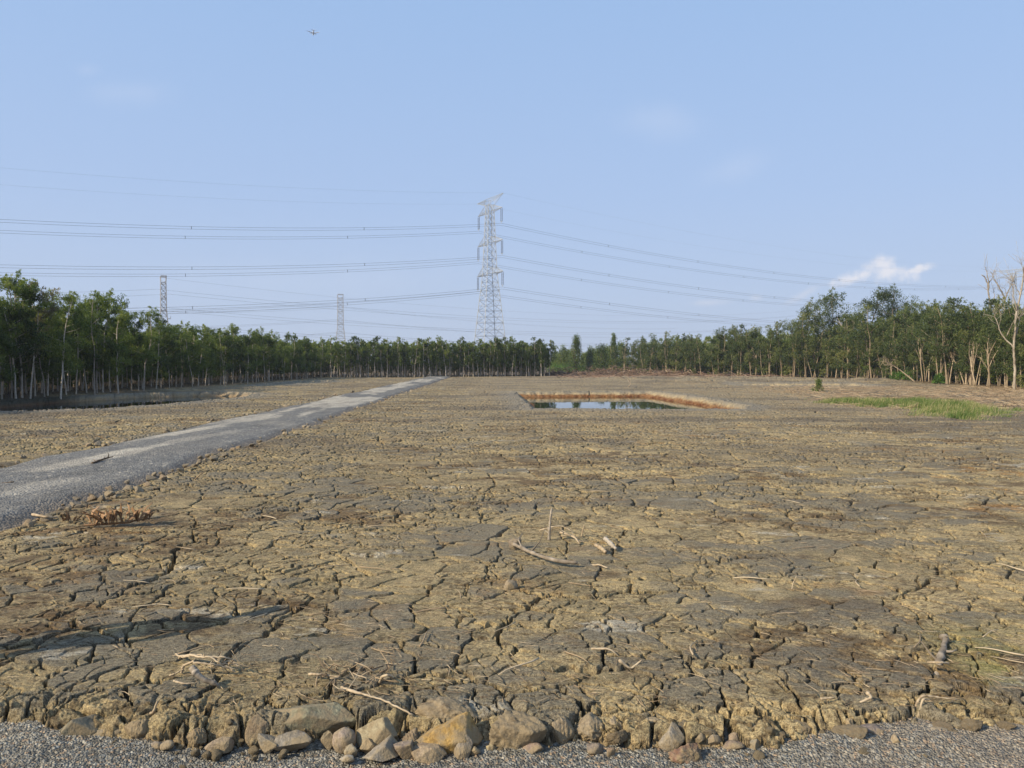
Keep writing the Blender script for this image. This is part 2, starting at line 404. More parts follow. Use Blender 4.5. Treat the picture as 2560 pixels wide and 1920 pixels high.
def terrain(x, y, want_col=True):
    x = np.asarray(x, float); y = np.asarray(y, float)
    d = np.hypot(x, y)
    # domain warp
    wx = x + 0.16 * (fbm(x * 1.7, y * 1.7, 1, 3) - 0.5) * 2 + 0.030 * (fbm(x * 11, y * 11, 2, 2) - 0.5) * 2
    wy = y + 0.16 * (fbm(x * 1.7 + 40, y * 1.7, 3, 3) - 0.5) * 2 + 0.030 * (fbm(x * 11, y * 11 + 40, 4, 2) - 0.5) * 2
    lo = fbm(x * 0.35, y * 0.35, 11, 3) - 0.5
    md = fbm(x * 1.5, y * 1.5, 12, 4) - 0.5
    hi = fbm(x * 14, y * 14, 13, 5, 0.6) - 0.5
    hi2 = np.abs(fbm(x * 7, y * 11, 14, 4, 0.55) - 0.5)
    S1 = 0.37
    c1, c2, c3, e1, er1, ox, oy = voronoi(wx / S1, wy / S1, 100)
    e1 = e1 * S1; ox = ox * S1; oy = oy * S1
    big = fbm(x * 0.42, y * 0.55, 41, 4, 0.6) + 0.06 * (c1 - 0.5) > 0.53      # wider plates in places
    if big.any():
        SB1 = 0.72
        V_ = voronoi(wx[big] / SB1 + 3.3, wy[big] / SB1, 150)
        c1[big], c2[big], c3[big], e1[big], er1[big], ox[big], oy[big] = V_[0], V_[1] * 0.5 + 0.25, V_[2] * 0.5 + 0.25, V_[3] * SB1, V_[4], V_[5] * SB1, V_[6] * SB1
    greyp = sst(0.515, 0.64, 0.40 * fbm(x * 0.5, y * 0.8, 15, 4, 0.6) + 0.30 * c1 + 0.32 * fbm(x * 2.9, y * 5.0, 16, 4, 0.6))
    brownp = sst(0.53, 0.66, fbm(x * 0.45 + 7, y * 0.8, 17, 5, 0.62))
    crumb = sst(0.52, 0.68, fbm(x * 1.1, y * 1.5, 18, 4, 0.6)) * (1 - 0.7 * greyp)
    # plates: each one a little higher, lower or tilted, edges rounded
    z = 0.05 * lo + 0.022 * md
    fade = 1 - 0.5 * sst(9, 30, d)
    z = z + fade * ((c1 - 0.5) * 0.014 + ox * (c2 - 0.5) * 0.06 + oy * (c3 - 0.5) * 0.06)
    z = z - 0.006 * fade * np.exp(-e1 / 0.014)
    opn = (0.40 + 0.60 * sst(0.15, 0.95, er1)) * sst(0.16, 0.50, fbm(x * 2.6, y * 2.6, 19, 3))
    wd_ = 1 + np.clip(d - 6, 0, 24) * 0.018
    w1 = (0.006 + 0.013 * opn ** 1.3) * wd_
    z = z - (1 - 0.55 * sst(12, 32, d)) * (0.025 + 0.17 * opn) * (1 - sst(0.45, 1.0, e1 / w1))
    # flaking layers with sharp lips
    fl = fbm(x * 1.7, y * 2.4, 36, 5, 0.58) * 9; ff = fl - np.floor(fl)
    z = z + fade * 0.0035 * (np.floor(fl) + sst(0.78, 1.0, ff) - 4.5) * (1 - 0.6 * greyp)
    fl2 = fbm(x * 5.5, y * 7.5, 37, 4, 0.58) * 7; ff2 = fl2 - np.floor(fl2)
    z = z + 0.0018 * (np.floor(fl2) + sst(0.7, 1.0, ff2) - 3.5) * (0.3 + crumb)
    # master cracks
    S0 = 1.75
    a1, a2, a3, e0, er0, _, _ = voronoi(wx / S0 + 5, wy / S0, 200)
    e0 = e0 * S0 + 0.012 * (fbm(x * 9, y * 9, 21, 3) - 0.5)
    o0 = sst(0.25, 0.8, er0) * sst(0.34, 0.58, fbm(x * 1.6, y * 1.6, 22, 3))
    z = z - 0.24 * o0 * (1 - sst(0.5, 1.0, np.abs(e0) / ((0.007 + 0.022 * o0) * wd_))) - 0.007 * o0 * np.exp(-np.abs(e0) / 0.025)
    # small cracks
    near = y < 45
    if near.any():
        S2 = 0.135
        xx = wx[near]; yy = wy[near]
        b1, b2, b3, e2, er2, px_, py_ = voronoi(xx / S2, yy / S2, 300, 1)
        e2 = e2 * S2
        o2 = sst(0.25, 0.95, er2) * sst(0.34, 0.56, fbm(x[near] * 0.9, y[near] * 0.9, 23, 3))
        w2 = (0.004 + 0.007 * o2) * np.minimum(wd_[near], 1.8)
        dz = -(0.085 * o2) * (1 - sst(0.4, 1.0, e2 / w2)) - 0.005 * o2 * np.exp(-e2 / 0.015) + (b1 - 0.5) * 0.012 * sst(0.4, 0.6, fbm(x[near] * 0.9, y[near] * 0.9, 23, 3))
        z[near] += dz
    z = z + (1 - 0.4 * sst(8, 28, d)) * (hi * (0.007 + 0.017 * crumb) * (1 - 0.75 * greyp) - hi2 * (0.004 + 0.010 * crumb) * (1 - 0.8 * greyp))
    # crumbled rim and drop to the gravel
    ry = rim(x)
    near_rim = y < 5.6
    if near_rim.any():
        xs = x[near_rim]; ys = y[near_rim]; t = ys - ry[near_rim]
        rimz = 1 - sst(0.0, 0.55, t)
        SB = 0.30
        bl = voronoi(xs / SB + 0.25 * (fbm(xs * 5, ys * 5, 28, 3) - .5), ys / SB + 0.25 * (fbm(xs * 5 + 9, ys * 5, 29, 3) - .5), 400, 2)
        gap = np.exp(-(bl[3] * SB / (0.006 + 0.016 * bl[4])) ** 2)
        crm = fbm(xs * 13, ys * 13, 24, 5, 0.62) - 0.5
        dz = rimz * (0.012 + 0.075 * crm + (bl[0] - 0.6) * 0.04 - 0.05 * gap)
        front = 0.11 * (bl[1] - 0.5) + 0.05 * crm + 0.05 * (fbm(xs * 3.5, ys * 3.5, 30, 3) - .5) + 0.06 * gap
        soft = sst(0.9, 2.2, xs)
        dz -= 0.28 * (1 - sst(-0.13 - 0.10 * soft, 0.045 + 0.10 * soft, t - front)) * (0.8 + 0.4 * bl[2])
        z[near_rim] += dz
    # road bed
    l, r = road_edges(y)
    ins = np.minimum(x - l, r - x)
    rb = sst(-0.15, 0.25, ins) * (y < ROAD_END)
    z = z * (1 - 0.8 * rb) - 0.10 * rb
    # low spoil ridges by the right-hand trees, banks under the trees
    ridge = np.exp(-((y - 79 - 0.06 * (x - 26)) / 2.6) ** 2) * sst(10, 18, x) * (1 - sst(37, 44, x)) * 0.38
    ridge2 = np.exp(-((y - 98) / 3.5) ** 2) * sst(6, 16, x) * (1 - sst(30, 42, x)) * 0.30
    ridge3 = np.exp(-((x + 28.4) / 1.4) ** 2) * sst(20, 30, y) * 0.18
    rn = 0.6 + 0.8 * fbm(x * 0.8, y * 0.8, 25, 4)
    z = z + (ridge + ridge2 + ridge3) * rn
    rough_r = sst(10, 18, x) * sst(38, 48, y) * (1 - sst(110, 140, y))
    z = z + rough_r * 0.16 * (fbm(x * 1.1, y * 1.1, 26, 5, 0.6) - 0.5)
    far = sst(7, 26, d)
    z = z + far * 0.032 * (fbm(x * 1.6, y * 1.6, 27, 4, 0.62) - 0.5)
    pond_in = []
    for k, (P, bw, bot, wl) in enumerate(PONDS):
        bb = np.array(P)
        sel = (x > bb[:, 0].min() - 3) & (x < bb[:, 0].max() + 3) & (y > bb[:, 1].min() - 3) & (y < bb[:, 1].max() + 3)
        full = np.full(x.shape, -9.0)
        if sel.any():
            xs, ys = x[sel], y[sel]
            sd = sd_poly(xs, ys, P) + 0.45 * (fbm(xs * 0.8, ys * 0.8, 40 + k, 4) - 0.5) + 0.16 * (fbm(xs * 3 + ys * 2, ys * 2.2, 44 + k, 3) - 0.5)
            t = np.clip(sd / bw, 0, 1)
            rill = 0.10 * (np.abs(fbm(xs * 3 + ys * 1.0, ys * 3 - xs, 48 + k, 3) - 0.5) * 2) * np.sin(np.pi * t)
            z[sel] = z[sel] * (1 - t) + bot * (t ** 0.8) - rill + 0.05 * np.exp(-np.abs(sd) / 0.5) + 0.16 * (fbm(xs * 2.6, ys * 2.6, 46 + k, 4, 0.6) - 0.5) * np.sin(np.pi * np.clip(t * 1.2, 0, 1))
            full[sel] = sd
        pond_in.append(full)
    if not want_col: return z
    # ---- colour of the soil
    tanA = np.array((0.365, 0.288, 0.165)); tanB = np.array((0.262, 0.209, 0.128)); ol = np.array((0.185, 0.156, 0.098))
    grey = np.array((0.168, 0.152, 0.122)); brown = np.array((0.122, 0.083, 0.050)); orange = np.array((0.36, 0.21, 0.085))
    salt = np.array((0.46, 0.43, 0.37))
    def mix(a, b, t): return a * (1 - t[:, None]) + b * t[:, None]
    n1 = fbm(x * 0.8, y * 1.2, 50, 5, 0.6); n2 = fbm(x * 3.5, y * 5, 51, 4, 0.6); n3 = fbm(x * 20, y * 28, 52, 3, 0.6)
    right = sst(-6, 9, x) * (1 - sst(14, 36, y)) * 0.80
    left = sst(-4, -12, x)
    t0 = np.clip(sst(0.32, 0.66, n1) * 0.75 + right + 0.25 * left - 0.12, 0, 1)
    col = np.tile(tanB, (len(x), 1)); col = mix(col, tanA, t0)
    col = mix(col, ol, sst(0.44, 0.62, n2) * 0.60)
    col = mix(col, brown, brownp * 0.78 * sst(0.32, 0.55, n2))
    col = mix(col, grey, greyp * 0.78)
    col = mix(col, orange, 0.55 * sst(0.62, 0.76, fbm(x * 0.9, y * 1.3, 53, 5, 0.62)) * sst(0.42, 0.6, n2) * (0.35 + 0.65 * sst(-3, 8, x)))
    col = mix(col, salt, 0.55 * sst(0.70, 0.80, fbm(x * 1.3, y * 2.2, 54, 5, 0.65)))
    col = mix(col, np.array((0.075, 0.052, 0.034)), 0.62 * sst(0.52, 0.65, n3) * (1 - 0.7 * greyp) * sst(0.36, 0.54, fbm(x * 1.9, y * 3.0, 58, 4, 0.6)))
    # far field: greyer, streaked
    col = mix(col, np.array((0.270, 0.220, 0.150)), 0.45 * sst(14, 40, y) * sst(-5, -2, x))
    col = mix(col, np.array((0.125, 0.105, 0.083)), 0.70 * sst(0.52, 0.66, fbm(x * 0.22, y * 0.5, 55, 5, 0.6)) * sst(8, 26, y))
    # straw-coloured litter by the right trees
    lit = sst(9, 16, x - 0.1 * y) * sst(34, 42, y) * (1 - sst(62, 70, y))
    col = mix(col, np.array((0.29, 0.185, 0.10)), lit * 0.6 * sst(0.45, 0.60, fbm(x * 0.7, y * 1.2, 56, 5, 0.6)))
    # mossy green corner on the near right
    moss = sst(2.75, 3.3, x) * (1 - sst(5.0, 6.3, y)) * sst(0.40, 0.62, fbm(x * 2, y * 2, 57, 4))
    col = mix(col, np.array((0.24, 0.24, 0.075)), 0.6 * moss)
    face = (y < 5.2) * sst(-0.015, -0.07, z)
    col = mix(col, np.array((0.285, 0.215, 0.130)), face * (0.25 + 0.5 * sst(0.4, 0.6, n2)))
    for k, (P, bw, bot, wl) in enumerate(PONDS):
        sd = pond_in[k]
        nz = fbm(x * 3.0, y * 3.0, 60 + k, 5, 0.62)
        inside = sst(0.0, 0.35, sd)
        cream = np.array((0.40, 0.315, 0.19))
        col = mix(col, np.array((0.20, 0.185, 0.16)), sst(-1.8, -0.2, sd) * 0.7)
        crm_ = inside * (0.30 + 0.70 * sst(0.40, 0.58, nz))
        if k == 1: crm_ = crm_ * sst(43.5, 47, y)
        if k == 1: col = mix(col, np.array((0.055, 0.050, 0.038)), sst(-3.2, -0.3, sd) * (1 - sst(44, 48, y)) * sst(-22.5, -24.5, x))  # dark mud, with the shade on the left bank darkened into its colour
        col = mix(col, cream, crm_)
        rust = inside * (1 - sst(wl + 0.10, wl + 0.22, z + 0.22 * (nz - 0.5)))
        col = mix(col, np.array((0.195, 0.098, 0.042)), rust * (POND_RUST[k]) * 0.9)
        col = mix(col, np.array((0.105, 0.036, 0.014)), rust * POND_RUST[k] * 0.85 * sst(0.42, 0.60, nz))
        col = mix(col, np.array((0.10, 0.095, 0.085)), sst(-0.25, 0.0, sd) * (1 - sst(0.05, 0.30, sd)) * 0.0)
    # under the trees: leaf litter
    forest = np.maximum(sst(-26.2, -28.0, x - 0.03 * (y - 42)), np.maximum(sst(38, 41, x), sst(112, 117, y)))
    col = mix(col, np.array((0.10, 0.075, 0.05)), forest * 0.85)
    return z, col

def terrain_chunks(X, Y):
    Z = np.empty(len(X)); K = np.empty((len(X), 3))
    for a in range(0, len(X), 200000):
        z, k = terrain(X[a:a + 200000], Y[a:a + 200000]); Z[a:a + 200000] = z; K[a:a + 200000] = k
    return Z, K
def gz(x, y): return float(terrain(np.array([x]), np.array([y]), False)[0])
def gzs(x, y): return terrain(np.asarray(x, float), np.asarray(y, float), False)

def grid_faces(nr, nc):
    i = np.arange(nr - 1)[:, None] * nc; j = np.arange(nc - 1)[None, :]
    return np.stack((i + j, i + j + 1, i + nc + j + 1, i + nc + j), -1).reshape(-1, 4)

rows = [3.98]
while rows[-1] < 6000:
    y = rows[-1]
    rows.append(y + (0.0055 if y < 4.9 else (0.0075 if y < 6 else 0.0075 * (y / 6) ** 1.6)) if y < 150 else y * 1.08)
rows = np.unique(np.concatenate((rows, np.arange(52.4, 57.2, 0.075), np.arange(74.2, 76.6, 0.12))))   # the far banks of the ponds are steep
tt = np.concatenate((-np.geomspace(8, 0.80, 40), np.linspace(-0.78, 0.78, 1560), np.geomspace(0.80, 8, 40)))
YY, TT = np.meshgrid(rows, tt, indexing='ij'); XX = YY * TT
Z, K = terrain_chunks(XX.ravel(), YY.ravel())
Xg = XX.ravel(); Yg = YY.ravel().copy()
sel = Yg < 4.9                                  # lumpy faces of the rim
fz = fbm(Xg[sel] * 11, Z[sel] * 16 + Yg[sel] * 4, 35, 4, 0.6) - 0.5; steep = sst(0.0, -0.06, Z[sel])
fz2 = fbm(Xg[sel] * 27, Z[sel] * 34 + Yg[sel] * 9, 38, 3, 0.6) - 0.5
Yg[sel] += (0.09 * fz + 0.07 * fz2) * steep; Xg = Xg.copy(); Xg[sel] += 0.03 * (fbm(Xg[sel] * 9 + 5, Z[sel] * 22, 39, 3) - 0.5) * steep
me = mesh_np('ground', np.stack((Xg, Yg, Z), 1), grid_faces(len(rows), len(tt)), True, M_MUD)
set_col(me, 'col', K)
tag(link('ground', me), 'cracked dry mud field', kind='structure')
print('ground verts', len(Z), 'rows', len(rows))
del XX, YY, TT, Z, K, Xg, Yg

# cross road of loose gravel under the camera
def axis(dense0, dense1, step, lo, hi, coarse):
    a = np.arange(dense0, dense1, step)
    return np.concatenate((np.arange(lo, dense0, coarse), a, np.arange(dense1, hi, coarse)))
gx = axis(-4.6, 4.6, 0.0056, -40, 40, 0.2); gy = axis(3.85, 4.62, 0.0052, -12, 4.9, 0.12)
YY, XX = np.meshgrid(gy, gx, indexing='ij'); x = XX.ravel(); y = YY.ravel()
v = voronoi(x / 0.017, y / 0.017, 500, 1)
fine_ = (np.abs(x) < 4.6) & (y > 3.85)
stone = np.where(fine_, np.sqrt(np.clip(v[3], 0, 0.5)) * (0.4 + 0.9 * v[0]), 0.3)
mound = 0.07 * (fbm(x * 0.9, y * 0.9, 61, 3) - 0.5) + 0.04 * (fbm(x * 3.5, y * 3.5, 62, 3) - 0.5)
left_pile = 0.045 * np.exp(-((x + 2.6) / 0.6) ** 2) - 0.02 * np.exp(-((x + 1.4) / 0.4) ** 2)
z = GZ + mound + left_pile + 0.035 * sst(0.9, 2.0, x) * sst(4.0, 4.3, y) + 0.011 * stone + fine_ * v[5] * (v[1] - 0.5) * 0.008 - 0.10 * sst(4.5, 4.75, y) 
g = np.where(fine_, 0.10 + 0.20 * v[0] ** 1.6, 0.175)
col = np.stack((g * (1.04 + 0.12 * v[2]), g * 1.03, g * (0.93 - 0.12 * v[2])), 1)
warm = ((v[1] > 0.93) & fine_)[:, None]
col = np.where(warm, np.array((0.30, 0.22, 0.15)), col)
dust = sst(0.6, 3.2, x) * sst(0.35, 0.65, fbm(x * 2.2, y * 3.2, 63, 4)) * 0.6
col = col * (1 - dust[:, None]) + np.array((0.27, 0.22, 0.165)) * dust[:, None]
me = mesh_np('cross_road', np.stack((x, y, z), 1), grid_faces(len(gy), len(gx)), True, M_GRAVEL); set_col(me, 'col', col)
tag(link('gravel_road', me), 'loose grey gravel of the cross road along the bottom edge', kind='structure')

# straight gravel track running away on the left
ry_ = [2.5]
while ry_[-1] < ROAD_END: ry_.append(ry_[-1] + 0.018 * max(1, (ry_[-1] / 9) ** 1.6))
ry_ = np.array(ry_); u = np.linspace(-0.04, 1.04, 190)
lE, rE = road_edges(ry_)
X = lE[:, None] + (rE - lE)[:, None] * u[None, :]; Y = np.repeat(ry_[:, None], len(u), 1)
x = X.ravel(); y = Y.ravel(); uu = np.tile(u, len(ry_))
v = voronoi(x / 0.045, y / 0.045, 600, 1)
edge = np.minimum(uu, 1 - uu)
jag = 0.05 * (fbm(x * 1.2, y * 1.2, 64, 4, 0.6) - 0.3)
z = -0.10 + 0.14 * sst(-0.04, 0.10, edge - jag) + 0.05 * np.sin(np.pi * np.clip(uu, 0, 1)) + 0.06 * (fbm(x * 0.8, y * 0.5, 65, 4) - 0.5) + 0.014 * np.sqrt(np.clip(v[3], 0, .5)) * v[0]
z = z - 0.13 * (1 - sst(3.6, 7.5, y)) - 0.12 * (1 - sst(2.6, 4.4, y))
g = 0.115 + 0.075 * v[0] * (1 - sst(15, 35, y)) + 0.03 * sst(15, 35, y)
col = np.stack((g * 1.03, g * 1.0, g * 0.93), 1)
def mixc(c, b, t): return c * (1 - t[:, None]) + np.array(b) * t[:, None]
track = np.exp(-((uu - 0.30) / 0.10) ** 2) + np.exp(-((uu - 0.68) / 0.10) ** 2)
dusty = sst(0.53, 0.66, fbm(x * 0.9, y * 0.22, 66, 4, 0.55) + 0.10 * track) * sst(20, 30, y)
for x0, y0, wx_, wy_, a_ in ((-8.3, 16.2, 0.42, 2.4, 1.0), (-9.1, 21.6, 0.45, 2.6, 1.0), (-7.4, 12.3, 0.5, 1.4, 0.55), (-8.0, 20.0, 0.3, 2.0, 0.5), (-9.4, 27.0, 0.5, 3.0, 0.7)):
    e_ = np.exp(-((x - x0 - 0.10 * (y - y0)) / wx_) ** 2 - ((y - y0) / wy_) ** 2)
    dusty = np.maximum(dusty, a_ * sst(0.25, 0.75, e_ + 0.9 * (fbm(x * 2.2, y * 0.7, 69, 4, 0.6) - 0.5)))
col = mixc(col, (0.42, 0.38, 0.31), dusty * 0.85)
col = mixc(col, (0.45, 0.40, 0.32), 0.8 * (v[1] > 0.965) * (1 - sst(22, 50, y)))
col = mixc(col, (0.065, 0.062, 0.058), 0.35 * sst(0.60, 0.74, fbm(x * 2.1, y * 0.8, 68, 4, 0.6)))
col = mixc(col, (0.19, 0.175, 0.15), 0.4 * sst(0.5, 0.65, fbm(x * 1.5, y * 0.6, 67, 4)))
col = mixc(col, (0.25, 0.19, 0.13), (1 - sst(0.0, 0.10, edge - jag)) * 0.8)
me = mesh_np('gravel_track', np.stack((x, y, z), 1), grid_faces(len(ry_), len(u)), True, M_ROAD); set_col(me, 'col', col)
tag(link('gravel_track', me), 'straight grey gravel track running to the far trees', kind='structure')

def road_z(x, y): return 0.06 if y > 7.5 else -0.05

# pond water
for k, (P, bw, bot, wl) in enumerate(PONDS):
    P = np.array(P); c = P.mean(0); Q = c + (P - c) * 1.01
    me = bpy.data.meshes.new('water'); me.from_pydata([(p[0], p[1], wl) for p in Q], [], [list(range(len(Q)))]); me.update()
    if me.polygons[0].normal.z < 0: me.flip_normals()
    tag(link('water', me, M_WATER if k == 0 else M_WATER_DARK), ['still water reflecting sky in the square pond', 'dark shaded water by the left trees', 'narrow dark water far along the left trees', 'thin rusty water in the right trench'][k], kind='structure')

# ------------------------------------------------------------------ trees
def leaf_quads(cent, size, r, droop=0.5, tint=None, wide=0.30):
    """diamond leaves at the given centres"""
    n = len(cent)
    ax = r.normal(size=(n, 3)); ax[:, 2] -= droop; ax /= np.linalg.norm(ax, axis=1)[:, None]
    b = r.normal(size=(n, 3)); b = np.cross(ax, b); b /= np.linalg.norm(b, axis=1)[:, None] + 1e-9
    ln = size * r.uniform(0.6, 1.3, n)[:, None]; wd = ln * wide
    V = np.stack((cent - ax * ln * 0.5, cent + b * wd * 0.5 - ax * ln * 0.05, cent + ax * ln * 0.5, cent - b * wd * 0.5 - ax * ln * 0.05), 1)
    Q = np.arange(4 * n).reshape(n, 4)
    return V.reshape(-1, 3), Q, np.repeat(tint, 4)

def tree_geo(seed, H, cb, R, nleaf, lsize, style='acacia', trunk_r=None, lean=0.05, stems=1, sides=5):
    r = np.random.default_rng(seed)
    wood = MB(); crown = MB()
    tr = trunk_r or 0.011 * H + 0.012
    cl = []                                   # leaf clusters (centre, radius, tint)
    for s in range(stems):
        az_ = r.uniform(0, 6.28); ln = lean * (1 if stems == 1 else 2.5) * r.uniform(0.3, 1.3)
        n = 9; t = np.linspace(0, 1, n); Hs = H * (1 if s == 0 else r.uniform(0.65, 0.95))
        wob = np.cumsum(r.normal(0, 0.018 * H, (n, 2)), 0) * t[:, None]
        P = np.stack((math.cos(az_) * ln * H * t + wob[:, 0] + (s > 0) * 0.12 * math.cos(az_), math.sin(az_) * ln * H * t + wob[:, 1] + (s > 0) * 0.12 * math.sin(az_), -0.15 + (Hs * 0.95 + 0.15) * t), 1)
        rad = tr * (1 if s == 0 else 0.75) * (1.12 - t) ** 0.8 + 0.008
        rad[0] *= 1.25
        wood.tube(P, rad, sides, r.uniform(0.3, 0.7))
        nl = int((11 if H < 9 else 20) / stems ** 0.5)
        for k in range(nl):
            f = cb / H + (0.97 - cb / H) * (k + r.uniform(0, 1)) / nl
            q = np.array([np.interp(f, t, P[:, i]) for i in range(3)])
            u_ = np.clip((f - cb / H) / (1 - cb / H), 0, 1)
            prof = {'acacia': (np.sin(np.pi * (0.15 + 0.80 * u_))) ** 0.7, 'cone': 1.05 - u_ * 0.95, 'round': (np.sin(np.pi * (0.22 + 0.72 * u_))) ** 0.6,
                    'tuft': 0.25 + 0.75 * sst(0.3, 0.8, np.array(u_)) * (1.15 - 0.6 * u_)}[style]
            L = R * prof * r.uniform(0.55, 1.2)
            a = r.uniform(0, 6.28); up = r.uniform(0.25, 0.95)
            e = q + np.array((math.cos(a) * L, math.sin(a) * L, up * L))
            mid = (q + e) / 2 + r.normal(0, 0.06, 3); mid[2] -= 0.05 * L
            wood.tube([q, mid, e], [tr * 0.34, tr * 0.22, 0.006], 4, r.uniform(0.25, 0.75))
            tn = r.uniform(0.15, 0.75)
            cl.append((e, 0.42 * R * (0.55 + 0.5 * prof), tn)); cl.append(((q + 2 * e) / 3, 0.40 * R * (0.5 + 0.5 * prof), tn - 0.12))
            if r.random() < 0.6: cl.append((mid + r.normal(0, 0.15 * R, 3), 0.34 * R, tn - 0.1))
        cl.append((P[-1], 0.30 * R, 0.65)); cl.append((P[-1] + (0, 0, 0.28 * R), 0.20 * R, 0.75))
    w = np.array([c[1] ** 2 for c in cl]); w /= w.sum(); cnt = r.multinomial(nleaf, w)
    for (c, rad, tn), m in zip(cl, cnt):
        if m == 0: continue
        # leaves in small sprays so that the outline is ragged
        ns = max(1, m // 14)
        sp = r.normal(size=(ns, 3)); sp /= np.linalg.norm(sp, axis=1)[:, None]; sp *= (r.uniform(0.2, 1.0, ns) ** 0.5)[:, None] * rad
        sp[:, 2] *= 0.85
        pick = r.integers(0, ns, m)
        cen = np.asarray(c) + sp[pick] + r.normal(0, rad * 0.17, (m, 3))
        ok = cen[:, 2] > 0.25; cen = cen[ok]; m = len(cen)
        if m == 0: continue
        tint = np.clip(tn + r.normal(0, 0.16, m) + 0.08 * sp[pick[ok], 2] / rad, 0, 1)
        crown.add(*leaf_quads(cen, lsize, r, 1.0 if style != 'round' else 0.4, tint, 0.22 if style != 'round' else 0.30))
    return wood, crown

PROTO = {}
def proto(kind, i, **kw):
    wood, crown = tree_geo(**kw)
    PROTO.setdefault(kind, []).append((wood.mesh('trunk', True), crown.mesh('crown', False), kw['H']))
for i in range(9):
    proto('plantation', i, seed=10 + i, H=5.4 + 0.12 * i, cb=1.15 + 0.09 * i, R=1.0 + 0.06 * (i % 4), trunk_r=0.043, nleaf=5600, lsize=0.17, lean=0.035)
for i in range(6):
    proto('slim', i, seed=30 + i, H=4.85 + 0.1 * i, cb=1.25 + 0.16 * i, R=0.80, nleaf=3000, trunk_r=0.05, lsize=0.17, lean=0.03)
for i in range(6):
    proto('mixed', i, seed=50 + i, H=7.2 + 0.15 * i, cb=0.7 + 0.35 * i, R=1.35 + 0.1 * (i % 3), nleaf=4600, lsize=0.20, style='round', lean=0.05, stems=1 + i % 2, trunk_r=0.052)
for i in range(4):
    proto('tall', i, seed=70 + i, H=10.6, cb=3.6, R=2.1, nleaf=7500, lsize=0.23, style=('round', 'acacia')[i % 2], lean=0.03, trunk_r=0.08)
for i in range(3):
    proto('multistem', i, seed=80 + i, H=7.4, cb=3.0, R=1.7, nleaf=4600, lsize=0.20, style='round', lean=0.09, stems=3, trunk_r=0.055)
proto('cone', 0, seed=90, H=7.0, cb=0.5, R=1.75, nleaf=5200, lsize=0.22, style='cone', lean=0.01)
proto('cone', 1, seed=91, H=6.2, cb=0.6, R=1.5, nleaf=4500, lsize=0.22, style='cone', lean=0.02)
proto('tip', 0, seed=95, H=6.9, cb=2.2, R=1.0, nleaf=2600, lsize=0.17, style='tuft', lean=0.02, trunk_r=0.045)
proto('tip', 1, seed=97, H=6.6, cb=2.0, R=1.0, nleaf=2300, lsize=0.17, style='tuft', lean=0.02, trunk_r=0.045)
for L_ in PROTO.values():
    for a, b, _ in L_:
        a.materials.append(M_BARK); b.materials.append(M_LEAF)
PROTO_TAN = {k: [(a.copy(), b.copy(), h) for a, b, h in v] for k, v in PROTO.items() if k in ('mixed', 'tall', 'multistem', 'slim')}
for L_ in PROTO_TAN.values():
    for a, b, _ in L_:
        a.materials[0] = M_BARK_TAN; b.materials[0] = M_LEAF_OLIVE

def place_tree(kind, i, x, y, H, label, group=None, tan=False, rz=None, name='acacia_tree', leaf=None, wide=1.0):
    a, b, h0 = (PROTO_TAN if tan else PROTO)[kind][i % len((PROTO_TAN if tan else PROTO)[kind])]
    s = H / h0
    root = empty(name, (x, y, gz(x, y) - 0.03), random.uniform(0, 6.28) if rz is None else rz)
    sxy = s * wide * random.uniform(0.9, 1.1)
    root.scale = (sxy, sxy, s)
    link('trunk', a, None, root)
    c = link('crown', b if leaf is None else b.copy(), None, root)
    if leaf is not None: c.data.materials[0] = leaf
    return tag(root, label, 'tree', group)

def left_line(y): return -27.1 + 0.035 * (y - 42)
def left_height(y): return np.interp(y, [20, 42, 44, 48, 53, 58, 64, 75, 90, 106], [5.9, 6.0, 5.9, 5.8, 5.7, 5.0, 4.9, 4.8, 4.75, 4.7])
cnt_tree = 0
# left row
y = 24.0; k = 0
back = []                                       # (kind, i, x, y, H) for the undivided wood behind
while y < 103:
    for rowi in range(2):
        yy = y + random.uniform(-0.4, 0.4); xx = left_line(yy) - rowi * 1.35 + random.uniform(-0.45, 0.35)
        H = left_height(yy) * random.uniform(0.70, 1.16)
        if yy < 55: lab = ('slim white-trunked tree at the front of the dark near-left stand', 'slim tree in the second rank of the dark near-left stand')[rowi]; grp = ('front trees of the near-left stand', 'second rank of the near-left stand')[rowi]
        else: lab = ('thin pale-trunked tree at the front of the long shaded left row', 'thin tree in the second rank of the long shaded left row')[rowi]; grp = ('front trees of the long left row', 'second rank of the long left row')[rowi]
        place_tree('plantation', k, xx, yy, H, lab, grp); k += 1
    y += random.uniform(0.55, 1.35) * (1.0 if y < 60 else 1.12)
for row in range(2, 9):
    y = 20.0 + random.random()
    while y < 125:
        back.append(('plantation', k, left_line(y) - row * 1.45 + random.uniform(-.5, .5), y, left_height(y) * random.uniform(0.76, 1.02))); k += 1
        y += random.uniform(1.1, 1.9)
